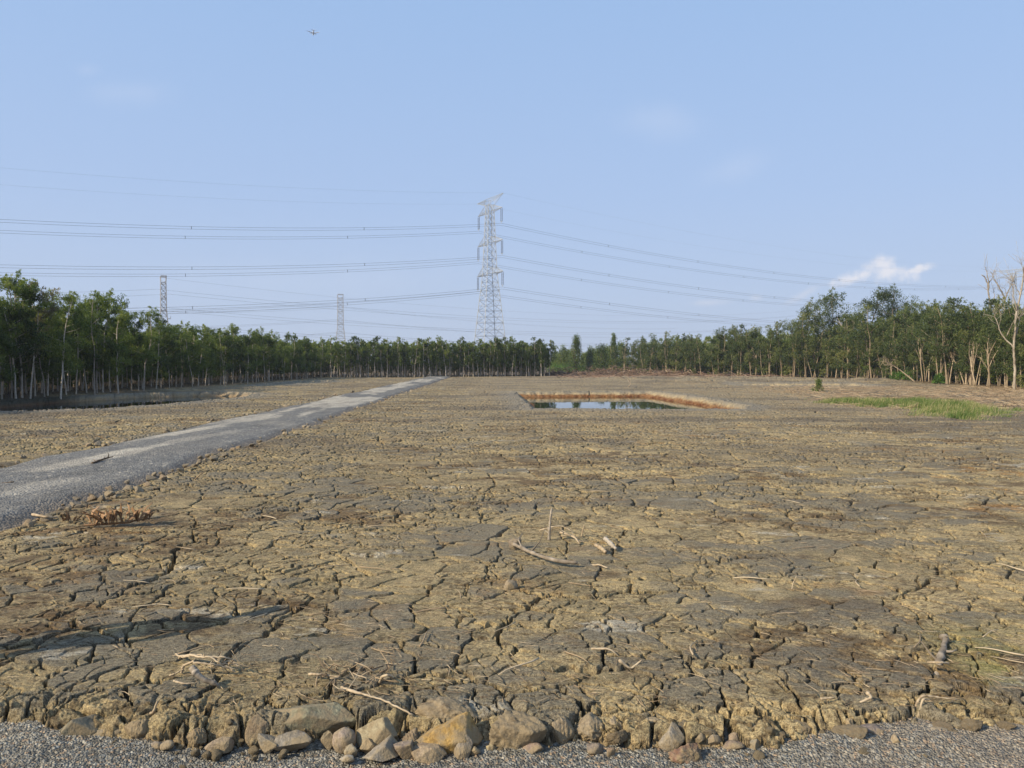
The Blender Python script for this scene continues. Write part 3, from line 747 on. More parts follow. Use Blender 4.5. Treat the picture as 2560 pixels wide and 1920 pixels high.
# centre block facing the camera
x = -24.0
while x < 5.6:
    for rowi in range(2):
        xx = x + random.uniform(-0.3, 0.3); yy = 105 + (xx + 23) * 0.36 + rowi * 1.3 + random.uniform(-0.3, 0.3)
        H = 5.25 * random.uniform(0.74, 1.14)
        third = 0 if xx < -14 else (1 if xx < -4 else 2)
        lab = ['slender tree at the left end of the sunlit far row', 'slender tree in the middle of the sunlit far row', 'slender tall-trunked tree at the right end of the sunlit far row'][third] if rowi == 0 else \
              ['tree in the second rank behind the left end of the far row', 'tree in the second rank behind the middle of the far row', 'tree in the second rank behind the right end of the far row'][third]
        grp = ['left end', 'middle', 'right end'][third] + (' of the sunlit far row' if rowi == 0 else ' of the far second rank')
        place_tree('slim', k, xx, yy, H, lab, grp); k += 1
    x += random.uniform(0.55, 0.95)
for row in range(2, 8):
    x = -27.0
    while x < 5.3:
        back.append(('slim', k, x + random.uniform(-.4, .4), 105 + (x + 23) * 0.36 + row * 1.5 + random.uniform(-.4, .4), 5.2 * random.uniform(0.78, 1.0))); k += 1
        x += random.uniform(0.8, 1.3)
# right forest edge
RL = np.array([(37.0, 48), (38.6, 57), (39.6, 62), (40.6, 70), (41.8, 80), (41.6, 94), (39.2, 105), (33.0, 113), (27, 126), (19.5, 146)])
seg = np.linalg.norm(np.diff(RL, axis=0), axis=1); cum = np.concatenate(([0], np.cumsum(seg)))
def right_pt(s): return np.array((np.interp(s, cum, RL[:, 0]), np.interp(s, cum, RL[:, 1])))
def right_out(s):
    d = right_pt(s + 1) - right_pt(s - 1); n = np.array((d[1], -d[0])); return n / (np.linalg.norm(n) + 1e-9)
def right_h(y): return np.interp(y, [50, 60, 70, 80, 95, 108, 115, 127, 150, 165], [6.6, 7.0, 7.2, 7.6, 8.3, 7.6, 7.0, 6.6, 6.4, 5.6])
s = 0.0
while s < cum[-1]:
    for rowi in range(2):
        p = right_pt(s) + right_out(s) * (rowi * 1.8 + random.uniform(-0.6, 0.6)) + np.random.default_rng(k).normal(0, 0.25, 2)
        H = right_h(p[1]) * random.uniform(0.72, 1.08)
        sec = 0 if p[1] < 76 else (1 if p[1] < 112 else 2)
        lab = ['pale-stemmed tree at the front of the near-right thicket', 'leafy pale-stemmed tree at the front of the right wood below the tall crowns', 'olive-green tree along the front of the far right wood'][sec] if rowi == 0 else \
              ['tree in the second rank of the near-right thicket', 'tree in the second rank of the right wood below the tall crowns', 'tree in the second rank of the far right wood'][sec]
        grp = ['near-right thicket', 'middle right wood', 'far right wood'][sec] + (' front' if rowi == 0 else ' second rank')
        kind = 'multistem' if (sec == 0 and random.random() < 0.45) else 'mixed'
        place_tree(kind, k, p[0], p[1], H, lab, grp, tan=True); k += 1
    s += random.uniform(1.1, 1.9)
for row in range(2, 8):
    s = 0.0
    while s < cum[-1]:
        p = right_pt(s) + right_out(s) * (row * 2.0 + random.uniform(-0.8, 0.8))
        back.append(('mixed_t', k, p[0], p[1], right_h(p[1]) * random.uniform(0.74, 1.0))); k += 1
        s += random.uniform(1.7, 2.8)
# undergrowth and more depth behind
for row in range(9, 17):
    y = 14.0
    while y < 125:
        back.append(('plantation', k, left_line(y) - row * 1.9 + random.uniform(-.7, .7), y, left_height(y) * random.uniform(0.8, 1.0))); k += 1
        y += random.uniform(1.6, 2.6)
for row in range(0, 7):
    y = 14.0
    while y < 125:
        back.append(('plantation', k, left_line(y) - 3.4 - row * 1.6 + random.uniform(-.6, .6), y, random.uniform(1.5, 2.6), 1.7)); k += 1
        y += random.uniform(0.9, 1.5)
for row in range(0, 5):
    x = -27.0
    while x < 5.0:
        back.append(('slim', k, x + random.uniform(-.4, .4), 108.6 + (x + 23) * 0.36 + row * 1.6, random.uniform(1.5, 2.3), 1.7)); k += 1
        x += random.uniform(0.8, 1.2)
for row in range(0, 6):
    s = 0.0
    while s < cum[-1]:
        p = right_pt(s) + right_out(s) * (1.6 + row * 1.7 + random.uniform(-0.8, 0.8))
        back.append(('mixed_t', k, p[0], p[1], random.uniform(1.6, 3.4), 1.5)); k += 1
        s += random.uniform(1.1, 1.9)
for row in range(8, 13):
    s = 0.0
    while s < cum[-1]:
        p = right_pt(s) + right_out(s) * (row * 2.2 + random.uniform(-0.8, 0.8))
        back.append(('mixed_t', k, p[0], p[1], right_h(p[1]) * random.uniform(0.78, 1.0))); k += 1
        s += random.uniform(2.2, 3.4)
# far wood closing the gap
for q in range(60):
    back.append(('mixed_t', k, random.uniform(-10, 40), random.uniform(190, 225), random.uniform(2.6, 4.0))); k += 1

# named single trees
def px_tree(px, D, top_py): return ((px - 1280) / 1971 * D, D, CAM_H + (906 - top_py) / 1971 * D)
def single(kind, i, px, D, top, label, name='acacia_tree', tan=False, leaf=None, wide=1.0):
    x, y, H = px_tree(px, D, top); return place_tree(kind, i, x, y, H, label, None, tan, name=name, leaf=leaf, wide=wide)
single('tip', 0, 28, 42.5, 688, 'tallest tree of the left stand with airy feathery green top')
single('tip', 1, 74, 43.0, 706, 'tall left tree whose feathery top is turning brown', leaf=M_LEAF_BROWN)
single('plantation', 3, 150, 44.5, 732, 'bright green feathery tree top just right of the brown-topped tree')
single('tip', 0, 236, 47.5, 728, 'thin tree with one sparse tuft rising above the left stand')
single('plantation', 5, 296, 50, 755, 'broad rounded crown above the middle of the near-left stand')
single('plantation', 7, 358, 54, 772, 'small leafy crown ending the high part of the left stand')
single('tip', 1, 560, 70, 822, 'open crowned tree sticking up from the long left row')
single('plantation', 2, 618, 74, 824, 'round crowned tree sticking up from the long left row')
single('slim', 4, 907, 109, 853, 'tree with the tallest top left of the middle of the far row')
single('slim', 2, 974, 109, 878, 'half bare tree with pale withered leaves in the far row', leaf=M_LEAF_BROWN)
single('tall', 0, 2012, 107, 752, 'tall full-crowned tree left of the highest right crowns', tan=True)
single('tall', 2, 2092, 104, 724, 'tall tree with a narrow high crown left of the widest one', tan=True)
single('tall', 0, 2172, 101, 729, 'tall tree with the widest dark crown of the right wood', tan=True, wide=1.15)
single('tall', 1, 2228, 97, 716, 'tallest tree of the right wood with a ragged open tuft on top', tan=True)
single('tall', 3, 2262, 93, 752, 'lower tufted tree just right of the tallest right tree', tan=True)
single('mixed', 2, 1812, 118, 819, 'pointed tree top above the far right wood', tan=True)
single('mixed', 4, 1850, 120, 816, 'rounded tree top above the far right wood', tan=True, wide=1.2)
single('mixed', 1, 2420, 72, 748, 'broad dark crown above the near-right thicket', tan=True, wide=1.25)
single('mixed', 3, 2500, 68, 742, 'dark leafy crown beside the dead tree', tan=True)

# the undivided wood behind the front ranks: one object
def raw(me):
    v = np.empty(len(me.vertices) * 3, np.float32); me.vertices.foreach_get('co', v)
    f = np.empty(len(me.loops), np.int32); me.loops.foreach_get('vertex_index', f)
    t = np.empty(len(me.vertices), np.float32); me.attributes['tint'].data.foreach_get('value', t)
    return v.reshape(-1, 3), f.reshape(-1, 4), t
def lean_copy(me, keep, grow, r):
    """fewer, larger leaves for the hidden ranks"""
    v, f, t = raw(me); v = v.reshape(-1, 4, 3); c = v.mean(1, keepdims=True)
    n = int(len(v) * keep); idx = r.choice(len(v), n, replace=False)
    v = (c + (v - c) * grow)[idx].reshape(-1, 3)
    return v, np.arange(4 * n).reshape(n, 4), t.reshape(-1, 4)[idx].ravel()
r_ = np.random.default_rng(5)
geo = {}
for kd, src in (('plantation', PROTO['plantation']), ('slim', PROTO['slim']), ('mixed_t', PROTO_TAN['mixed'])):
    geo[kd] = [(raw(a), lean_copy(b, 0.22, 2.0, r_), h) for a, b, h in src]
VW, FW, TW, VL, FL, TL = [], [], [], [], [], []; nw = nl = 0
bx = np.array([b[2] for b in back]); by = np.array([b[3] for b in back]); bz = gzs(bx, by)
for (kd, i, x, y, H, *wd), z0 in zip(back, bz):
    (wv, wf, wt), (lv, lf, lt), h0 = geo[kd][i % len(geo[kd])]
    s = H / h0; a = random.uniform(0, 6.28); Rm = np.array(((math.cos(a), -math.sin(a), 0), (math.sin(a), math.cos(a), 0), (0, 0, 1))) * s * np.array((wd[0] if wd else 1, wd[0] if wd else 1, 1))[:, None]
    o = np.array((x, y, z0))
    VW.append(wv @ Rm.T + o); FW.append(wf + nw); TW.append(wt); nw += len(wv)
    VL.append(lv @ Rm.T + o); FL.append(lf + nl); TL.append(np.clip(lt + random.uniform(-.12, .12), 0, 1)); nl += len(lv)
V = np.vstack(VW + VL); Fq = np.vstack((np.vstack(FW), np.vstack(FL) + nw))
me = mesh_np('woodland', V, Fq, False); set_float(me, 'tint', np.concatenate(TW + TL))
me.materials.append(M_BARK_TAN); me.materials.append(M_LEAF)
mi = np.zeros(len(Fq), np.int32); mi[sum(len(f) for f in FW):] = 1; me.polygons.foreach_set('material_index', mi)
tag(link('woodland', me), 'mass of the wood behind the front ranks of trees', 'wood', kind='stuff')
print('woodland faces', len(Fq), 'tree objects', k)
del VW, FW, TW, VL, FL, TL, V, Fq

# bushes
def bush(name, x, y, w, h, n, ls, mat, label, seed, cone=False, cat='bush', group=None):
    r = np.random.default_rng(seed); root = empty(name, (x, y, gz(x, y)))
    st = MB(); lv = MB()
    for k in range(7):
        a = r.uniform(0, 6.28); e = np.array((math.cos(a) * w * 0.3, math.sin(a) * w * 0.3, h * r.uniform(0.5, 0.85)))
        st.tube([(0, 0, -0.05), e * 0.5 + (0, 0, 0.08 * h), e], [0.02 * h + 0.004, 0.014 * h + 0.003, 0.004], 4, r.uniform(0.1, 0.5))
    ns = max(14, n // 22); t = r.uniform(0.05, 1, ns)
    pr = (1.03 - t) ** 0.8 if cone else np.sqrt(np.clip(1 - (t * 0.98) ** 2, 0, 1))
    a = r.uniform(0, 6.28, ns); rr = np.sqrt(r.uniform(0.1, 1, ns)) * pr * w / 2 * r.uniform(0.75, 1.15, ns)
    cs = np.stack((np.cos(a) * rr, np.sin(a) * rr, t * h * r.uniform(0.8, 1.1, ns)), 1); tn = r.uniform(0.15, 0.85, ns)
    p = r.integers(0, ns, n); cen = cs[p] + r.normal(0, 0.075 * min(w, 2 * h), (n, 3)); cen[:, 2] = np.abs(cen[:, 2]) + 0.02
    lv.add(*leaf_quads(cen, ls, r, 0.0, np.clip(tn[p] + r.normal(0, .13, n), 0, 1), 0.42))
    link('stem', st.mesh('stem', True, M_BARK_TAN), None, root); link('foliage', lv.mesh('foliage', False, mat), None, root)
    return tag(root, label, cat, group)
for i, (px, D, top, w, cone, lab) in enumerate([
        (1441, 165, 841, 3.9, True, 'dark cone-shaped tree standing alone in the gap'), (1408, 172, 869, 3.6, False, 'lower dark round tree just left of the cone-shaped tree'),
        (1476, 168, 873, 3.0, False, 'low dark round tree just right of the cone-shaped tree'), (1503, 160, 866, 3.8, False, 'broad dark tree at the far end of the right wood'),
        (1534, 158, 842, 2.6, True, 'slim dark upright tree at the far end of the right wood'), (1462, 180, 884, 3.0, False, 'lowest dark tree half hidden beside the cone-shaped tree'),
        (1392, 185, 884, 4.2, False, 'low hazy tree at the left side of the gap'), (1424, 188, 878, 4.4, False, 'low tree behind the left foot of the cone-shaped tree'),
        (1490, 186, 877, 4.6, False, 'low tree filling the gap right of the cone-shaped tree'), (1518, 176, 868, 4.2, False, 'tree left of the slim dark upright tree'), (1552, 164, 862, 4.0, False, 'leafy tree right of the slim dark upright tree')]):
    x, y, H = px_tree(px, D, top); bush('conical_tree' if cone else 'round_tree', x, y, w, H, 6500, 0.26, M_LEAF, lab, 200 + i, cone, 'tree')
b = G(2046, 980); bush('shrub', b[0], b[1], 0.85, 0.82, 900, 0.10, M_LEAF, 'lone dark green cone-shaped shrub on the bare mud', 1, True)
for i, (px, py, w, h, lab) in enumerate([
        (1985, 941, 3.6, 2.0, 'tall light green bush in front of the tall right trees'),
        (2040, 941, 3.2, 1.2, 'low spreading bright bush between two tall right trees'),
        (2098, 943, 2.6, 1.0, 'low yellow-green bush under the widest tall crown'),
        (2130, 942, 2.4, 2.9, 'tall yellow-green shrub against dark trunks of the right wood'),
        (2265, 955, 2.6, 0.85, 'low green bush beside the leaning bare trunk'),
        (2362, 960, 1.1, 0.8, 'small green bush between pale trunks of the near-right thicket'),
        (1385, 931, 4.0, 1.7, 'light green scrub just right of the far row'),
        (1415, 930, 5.0, 1.5, 'bright green scrub below the cone-shaped tree'),
        (1450, 930, 4.2, 1.2, 'low scrub right of the cone-shaped tree'),
        (1495, 931, 3.4, 1.3, 'dull green scrub behind the brush piles'),
        (1745, 937, 3.4, 0.9, 'low green bush at the right end of the brush piles'),
        (1320, 938, 3.0, 1.2, 'green scrub glimpsed between trunks at the end of the far row')]):
    p = G(px, py); bush('bush', p[0], p[1] + 0.8, w, h, 1500, 0.17, M_LEAF_SCRUB if i not in (9,) else M_LEAF_OLIVE, lab, 20 + i)

# ---- bare trees
def bare_tree(x, y, H, r0, label, seed, depth=4, lean=(0, 0), fork=0.35, mat=M_DEAD, name='dead_tree', spread=0.55):
    r = np.random.default_rng(seed); root = empty(name, (x, y, gz(x, y)))
    trunk = MB(); limbs = []
    def branch(mb, p, d, L, rad, lev):
        n = 6; P = [p]; dd = d.copy()
        for i in range(n - 1):
            dd = dd + r.normal(0, 0.09, 3); dd[2] += 0.04; dd /= np.linalg.norm(dd)
            P.append(P[-1] + dd * L / (n - 1))
        mb.tube(P, np.linspace(rad, rad * 0.55, n), 6 if lev == 0 else 4, r.uniform(0.4, 0.9))
        if lev >= depth: return
        nb = r.integers(2, 4) if lev else 5
        for b_ in range(nb):
            f = (fork + (1 - fork) * (b_ + r.random()) / nb) if lev == 0 else r.uniform(0.4, 1)
            i = min(n - 1, int(f * (n - 1))); q = P[i]
            s_ = r.normal(size=3); s_ -= dd * (s_ @ dd); s_ /= np.linalg.norm(s_)
            nd = dd * (1 - spread * 0.5) + s_ * spread * r.uniform(0.6, 1.1); nd[2] = max(nd[2], 0.12); nd /= np.linalg.norm(nd)
            if lev == 0:
                m2 = MB(); limbs.append(m2)
            else: m2 = mb
            branch(m2, q, nd, L * r.uniform(0.42, 0.66), rad * 0.5 * r.uniform(0.8, 1.1), lev + 1)
    branch(trunk, np.array((0, 0, -0.15)), np.array((lean[0], lean[1], 1.0)), H * 0.62, r0, 0)
    link('trunk', trunk.mesh('trunk', True, mat), None, root)
    for m2 in limbs: link('limb', m2.mesh('limb', True, mat), None, root)
    return tag(root, label, 'tree')
def px_branch_tree(name, D, base, limbs, r0, label, seed, twigs=26, mat=M_DEAD):
    """limbs: paths of photograph pixels on a tree standing at distance D, thickest first"""
    bx_ = (base[0] - 1280) / 1971 * D; g = gz(bx_, D); root = empty(name, (bx_, D, g)); r = np.random.default_rng(seed)
    def pt(px, py): return np.array(((px - 1280) / 1971 * D - bx_, 0, CAM_H + (906 - py) / 1971 * D - g))
    for i, (P, rad) in enumerate(limbs):
        Q = np.array([pt(*p) for p in P]); n = len(Q); dy = np.cumsum(r.normal(0, 0.25 if i else 0.05, n)); dy -= dy[0]; Q[:, 1] += dy
        if i == 0: Q[0, 2] = -0.2
        else:
            j = np.argmin(np.linalg.norm(base_path[:, ::2] - Q[0, ::2], axis=1)); Q[:, 1] += base_path[j, 1]
        t = np.linspace(0, n - 1, n * 4); Q = np.stack([np.interp(t, np.arange(n), Q[:, q]) for q in range(3)], 1); Q += r.normal(0, 0.02, Q.shape)
        if i == 0: base_path = Q
        mb = MB(); R = np.linspace(r0 * rad, r0 * rad * 0.4, len(Q)); mb.tube(Q, R, 6, np.clip(0.45 + np.repeat(r.normal(0, .15, len(Q)), 6), 0, 1))
        for w in range(int(twigs * (0.5 if i == 0 else 1) / len(limbs) * 2)):
            j = r.integers(len(Q) // 2, len(Q)); a_ = Q[j]; d_ = (Q[-1] - Q[len(Q) // 2]); d_ = d_ / (np.linalg.norm(d_) + 1e-6) * 0.6 + r.normal(0, .55, 3); L = r.uniform(.35, 1.2)
            m_ = a_ + d_ * L * .5 + r.normal(0, .05, 3); e_ = a_ + d_ * L + (0, 0, .15 * L); mb.tube([a_, m_, e_], [R[j] * .45, R[j] * .3, .008], 4, r.uniform(.4, .8))
            e2 = m_ + r.normal(0, .25, 3) + (0, 0, .2); mb.tube([m_, e2], [R[j] * .25, .007], 4, r.uniform(.4, .8))
        link('trunk' if i == 0 else 'limb', mb.mesh('limb', True, mat), None, root)
    return tag(root, label, 'tree')
px_branch_tree('dead_tree', 58.0, (2537, 975), [([(2537, 975), (2535, 940), (2532, 900), (2530, 865), (2533, 810), (2540, 755), (2548, 700), (2552, 650)], 1.0),
    ([(2530, 868), (2515, 845), (2503, 820), (2493, 790), (2486, 775)], .5), ([(2531, 850), (2543, 818), (2552, 795), (2560, 780)], .5), ([(2536, 780), (2524, 748), (2518, 715), (2520, 690)], .4),
    ([(2512, 840), (2515, 810), (2523, 785)], .3), ([(2543, 740), (2535, 715), (2528, 705), (2515, 695)], .3), ([(2546, 715), (2556, 690), (2562, 665)], .3), ([(2549, 690), (2543, 668), (2541, 655)], .25)], 0.105, 'tall dead white tree with forking bare limbs at the right edge', 3, 40)
px_branch_tree('dead_tree', 70.0, (2472, 966), [([(2472, 966), (2473, 880), (2474, 800), (2472, 765), (2468, 735), (2465, 708), (2457, 692), (2449, 688)], 1.0),
    ([(2469, 740), (2466, 712), (2460, 685), (2456, 668)], .6), ([(2466, 715), (2472, 695), (2476, 678)], .5), ([(2473, 765), (2484, 740), (2487, 722)], .4)], 0.09, 'slim bare tree with a forked top rising above the near-right thicket', 5, 14)
px_branch_tree('dead_tree', 72.0, (2508, 967), [([(2508, 967), (2509, 870), (2510, 790), (2508, 745), (2500, 728), (2488, 705), (2482, 700)], 1.0),
    ([(2503, 732), (2498, 705), (2494, 690), (2488, 677)], .55), ([(2509, 750), (2516, 728), (2520, 700), (2526, 680)], .6), ([(2512, 735), (2506, 722), (2500, 718)], .3)], 0.09, 'slim bare tree with widely spread top left of the tall dead tree', 6, 16)
x, y, H = px_tree(2305, 88, 745); bare_tree(x, y, H, 0.07, 'faint leafless twiggy tree top right of the tallest right tree', 6, 4, (0, 0), 0.6)
for i, (px, py, top, lab) in enumerate([(1890, 941, 850, 'bare pale stem standing at the left of the tall right trees'), (2040, 943, 800, 'bare pale forked stem in front of the tall right trees'),
        (2160, 948, 815, 'bare pale stem in front of the widest tall crown'), (2120, 946, 760, 'whitish leafless trunk among the tall crowns'),
        (2255, 952, 775, 'whitish leafless fork right of the tallest tree')]):
    D = 2 * 1971 / (py - 906); x = (px - 1280) / 1971 * D; bare_tree(x, D, 2 + (906 - top) / 1971 * D, 0.06, lab, 40 + i, 2, (random.uniform(-.05, .05), 0), 0.5, M_BARK_TAN, spread=0.35)
# pale trunk pairs of the near-right thicket
for i, (px, py, top, lean, lab) in enumerate([(2308, 957, 850, -0.05, 'bright straight bare trunk right of the leaning one'), (2322, 956, 840, 0.03, 'bright slim trunk paired with the straight bare one'),
        (2350, 957, 845, 0.10, 'pale trunk leaning right in the middle of the near-right thicket'), (2345, 956, 850, -0.10, 'pale trunk leaning left in the middle of the near-right thicket'),
        (2397, 959, 835, -0.13, 'bright trunk of the crossed pair in the near-right thicket'), (2392, 959, 830, -0.02, 'straighter trunk of the crossed pair in the near-right thicket'),
        (2475, 968, 860, -0.12, 'pale slanting trunk left of the dead tree'), (2440, 965, 870, -0.14, 'thin slanting stems left of the slanting trunk')]):
    D = 2 * 1971 / (py - 906); x = (px - 1280) / 1971 * D; bare_tree(x, D, (2 + (906 - top) / 1971 * D) * 1.35, 0.062, lab, 60 + i, 2, (lean, 0), 0.55, M_BARK_TAN, 'bare_trunk', 0.3)
p = G(2292, 957); root = empty('leaning_tree', (p[0], p[1], gz(p[0], p[1])))
mb = MB(); T = np.linspace(0, 1, 9); mb.tube(np.stack((-3.0 * T, 0.2 * T, -0.1 + 2.6 * T - 0.5 * T ** 3), 1), 0.075 * (1.15 - T), 6, 0.8); link('trunk', mb.mesh('trunk', True, M_BARK_TAN), None, root)
mb = MB(); rr = np.random.default_rng(4)
for q in range(16):
    f = rr.uniform(0.55, 1); a = np.array((-3.0 * f, 0.2 * f, 2.6 * f - 0.5 * f ** 3)); mb.tube([a, a + rr.normal(0, .3, 3) + (-0.3, 0, 0.15), a + rr.normal(0, .45, 3) + (-0.7, 0, 0.1)], [0.02, 0.012, 0.005], 4, rr.uniform(.3, .8))
link('twigs', mb.mesh('twigs', True, M_BARK_TAN), None, root); tag(root, 'bare trunk leaning far over to the left out of the thicket', 'tree')

# ------------------------------------------------------------------ pylons and lines
def lattice(mb, levels, r_leg, r_br, panels):
    """square lattice shaft; levels = [(z, side)]"""
    zs = [l[0] for l in levels]; ss = [l[1] for l in levels]
    def corner(z, k):
        s = np.interp(z, zs, ss) / 2; return np.array(((-s, s, s, -s)[k], (-s, -s, s, s)[k], z))
    for a, b in zip(zs[:-1], zs[1:]):
        for k in range(4): mb.bar(corner(a, k), corner(b, k), r_leg)
    pz = panels
    for a, b in zip(pz[:-1], pz[1:]):
        for k in range(4):
            k2 = (k + 1) % 4
            mb.bar(corner(a, k), corner(b, k2), r_br); mb.bar(corner(a, k2), corner(b, k), r_br)
            m = (a + b) / 2
            mb.bar(corner(b, k), corner(b, k2), r_br * 0.9)
            if b - a > 3:
                c = (corner(a, k) + corner(b, k2) + corner(a, k2) + corner(b, k)) / 4
                mb.bar(corner(m, k), c, r_br * 0.7); mb.bar(corner(m, k2), c, r_br * 0.7)
def arm(mb, z, side_s, L, sgn, up=2.2, r=0.085, ze=None):
    """tapering cross-arm along local x; bottom chord level, top chord rising to the shaft"""
    s = side_s / 2; tip = np.array((sgn * L, 0, z + (0 if ze is None else ze)))
    B = [np.array((sgn * s, -s, z)), np.array((sgn * s, s, z))]; T_ = [np.array((sgn * s, -s, z + up)), np.array((sgn * s, s, z + up))]
    for q in B + T_: mb.bar(q, tip, r)
    for f in (0.2, 0.4, 0.6, 0.8):
        b = [q + (tip - q) * f for q in B]; t = [q + (tip - q) * f for q in T_]
        g_ = f + 0.2 if f < 0.8 else 0.95; b2 = [q + (tip - q) * g_ for q in B]; t2 = [q + (tip - q) * g_ for q in T_]
        mb.bar(b[0], b[1], r * 0.7); mb.bar(t[0], t[1], r * 0.6)
        for w in (0, 1):
            mb.bar(b[w], t[w], r * 0.6); mb.bar(b2[w], t[w], r * 0.6)
        mb.bar(b[0], b2[1], r * 0.6); mb.bar(b[1], b2[0], r * 0.6)
ARM_Z = (58.8, 47.0, 35.4); ARM_L = (10.6, 11.0, 11.4)
BODY = [(0, 10.7), (12, 8.5), (35.4, 4.2), (47, 3.3), (58.8, 2.5), (61.5, 2.4)]
def pylon(loc, arm_dir, label, mat=M_STEEL, thick=1.0):
    root = empty('pylon', loc, math.atan2(arm_dir[1], arm_dir[0]))
    mb = MB(); lattice(mb, BODY, 0.17 * thick, 0.085 * thick, [0, 6.5, 12, 17, 21.5, 25.5, 29.2, 32.4, 35.4, 38.2, 41, 44, 47, 49.5, 52, 54.5, 56.7, 58.8, 61.5])
    link('lattice_body', mb.mesh('lattice_body', False, mat), None, root)
    for lv, (z, L) in enumerate(zip(ARM_Z, ARM_L)):
        for sgn in (-1, 1):
            mb = MB(); arm(mb, z, np.interp(z, [b_[0] for b_ in BODY], [b_[1] for b_ in BODY]), L, sgn, 2.6, 0.085 * thick)
            a = link('cross_arm', mb.mesh('cross_arm', False, mat), None, root)
            for q in (-0.55, 0.55):
                ib = MB(); n = 17; zz = np.linspace(z - 0.3, z - 4.9, n)
                ib.tube(np.stack((np.full(n, sgn * (L - 0.7) + q), np.zeros(n), zz), 1), [0.16 if i % 2 else 0.09 for i in range(n)], 6)
                link('insulator_string', ib.mesh('insulator_string', True, M_INS), None, a)
            ib = MB(); ib.bar((sgn * (L - 0.7) - 0.75, 0, z - 5.0), (sgn * (L - 0.7) + 0.75, 0, z - 5.0), 0.10); ib.bar((sgn * (L - 0.7), 0, z - 5.0), (sgn * (L - 0.7), 0, z - 5.7), 0.08)
            link('yoke', ib.mesh('yoke', False, M_STEEL), None, a)
    mb = MB()
    for sgn in (-1, 1):
        s = 1.2; tip = np.array((sgn * 11.4, 0, 63.9))
        for yy in (-s, s):
            mb.bar((0, yy, 63.6), tip + (0, 0, 0), 0.08 * thick); mb.bar((sgn * s, yy, 61.3), tip, 0.08 * thick)
        for f in np.linspace(0.1, 0.85, 7):
            for yy in (-s, s):
                t = np.array((0, yy, 63.6)) * (1 - f) + tip * f; b = np.array((sgn * s, yy, 61.3)) * (1 - f) + tip * f; f2 = f + 0.1
                b2 = np.array((sgn * s, yy, 61.3)) * (1 - f2) + tip * f2
                mb.bar(t, b, 0.055 * thick); mb.bar(t, b2, 0.055 * thick)
            mb.bar(np.array((0, -s, 63.6)) * (1 - f) + tip * f, np.array((0, s, 63.6)) * (1 - f) + tip * f, 0.055 * thick)
    link('top_beam', mb.mesh('top_beam', False, mat), None, root)
    return tag(root, label, 'pylon')
ARMD = np.array((0.553, -0.834)); ARMD = np.array((0.46, -0.888)); ARMD /= np.linalg.norm(ARMD)
PM = np.array((-8.4, 300.0)); PR = np.array((334.0, 527.0)); PL = PM - (PR - PM) * 1.05
pylon((*PM, 0), ARMD, 'tall pale lattice pylon in the middle with three pairs of arms', thick=0.8)
pylon((*PR, 0), ARMD, 'distant lattice pylon at the right edge half hidden by the dead tree', thick=1.1)

def narrow_pylon(px, D, top_py, w_top, w_bot_px, bot_py, label, platform=False):
    x = (px - 1280) / 1971 * D; H = CAM_H + (906 - top_py) / 1971 * D; wb = w_bot_px / 1971 * D / 1.15; zb = CAM_H + (906 - bot_py) / 1971 * D
    root = empty('slim_pylon', (x, D, 0), math.atan2(-x, D) + 0.05)
    s = w_top / 1971 * D / 1.15; kz = zb + (H - zb) * 0.35
    mb = MB(); n = 16
    lattice(mb, [(0, wb * 1.5), (zb, wb), (kz, s * 1.12), (H - 3, s)], 0.17, 0.09, list(np.linspace(0, H - 3, n)))
    link('lattice_body', mb.mesh('lattice_body', False, M_STEEL_TAN), None, root)
    for f in (0.0, 0.27, 0.52):
        z = H - 4 - f * (H - zb) * 1.0
        for sgn in (-1, 1):
            mb = MB(); B = s / 2
            tip = np.array((0.0, sgn * 7.5, z + 0.6))
            for a in (-B, B):
                mb.bar((a, sgn * B, z), tip, 0.10); mb.bar((a, sgn * B, z + 1.8), tip, 0.10)
                mb.bar((a, -sgn * B, z), (a, sgn * B, z), 0.12)
            link('cross_arm', mb.mesh('cross_arm', False, M_STEEL_TAN), None, root)
    mb = MB()
    for sgn in (-1, 1):
        for a in (-s / 2, s / 2):
            mb.bar((a, sgn * s / 2, H - 3), (a * 1.05, sgn * 5, H), 0.11); mb.bar((a, sgn * s / 2, H - 3), (a, sgn * s / 2, H), 0.11); mb.bar((a, sgn * s / 2, H), (a, sgn * 5, H), 0.10)
        mb.bar((-s / 2, sgn * s / 2, H), (s / 2, sgn * s / 2, H), 0.13); mb.bar((-s / 2, sgn * 5, H), (s / 2, sgn * 5, H), 0.13)
    link('top_beam', mb.mesh('top_beam', False, M_STEEL_TAN), None, root)
    if platform:
        mb = MB(); zp = CAM_H + (906 - 797) / 1971 * D; mb.box((s * 0.95, 0, zp), (1.8, 1.2, 0.25)); mb.box((s * 0.95 + 0.8, 0, zp + 0.7), (0.15, 1.2, 1.2))
        link('platform', mb.mesh('platform', False, M_STEEL_TAN), None, root)
    return tag(root, label, 'pylon')
narrow_pylon(411, 395, 692, 14, 24, 822, 'slim distant pylon above the left trees, the taller of two', True)
narrow_pylon(852, 676, 737, 15, 28, 860, 'slim distant pylon above the low trees left of the middle', False)
narrow_pylon(2040, 816, 767, 13, 28, 880, 'faint far pylon half hidden behind the tall right trees')

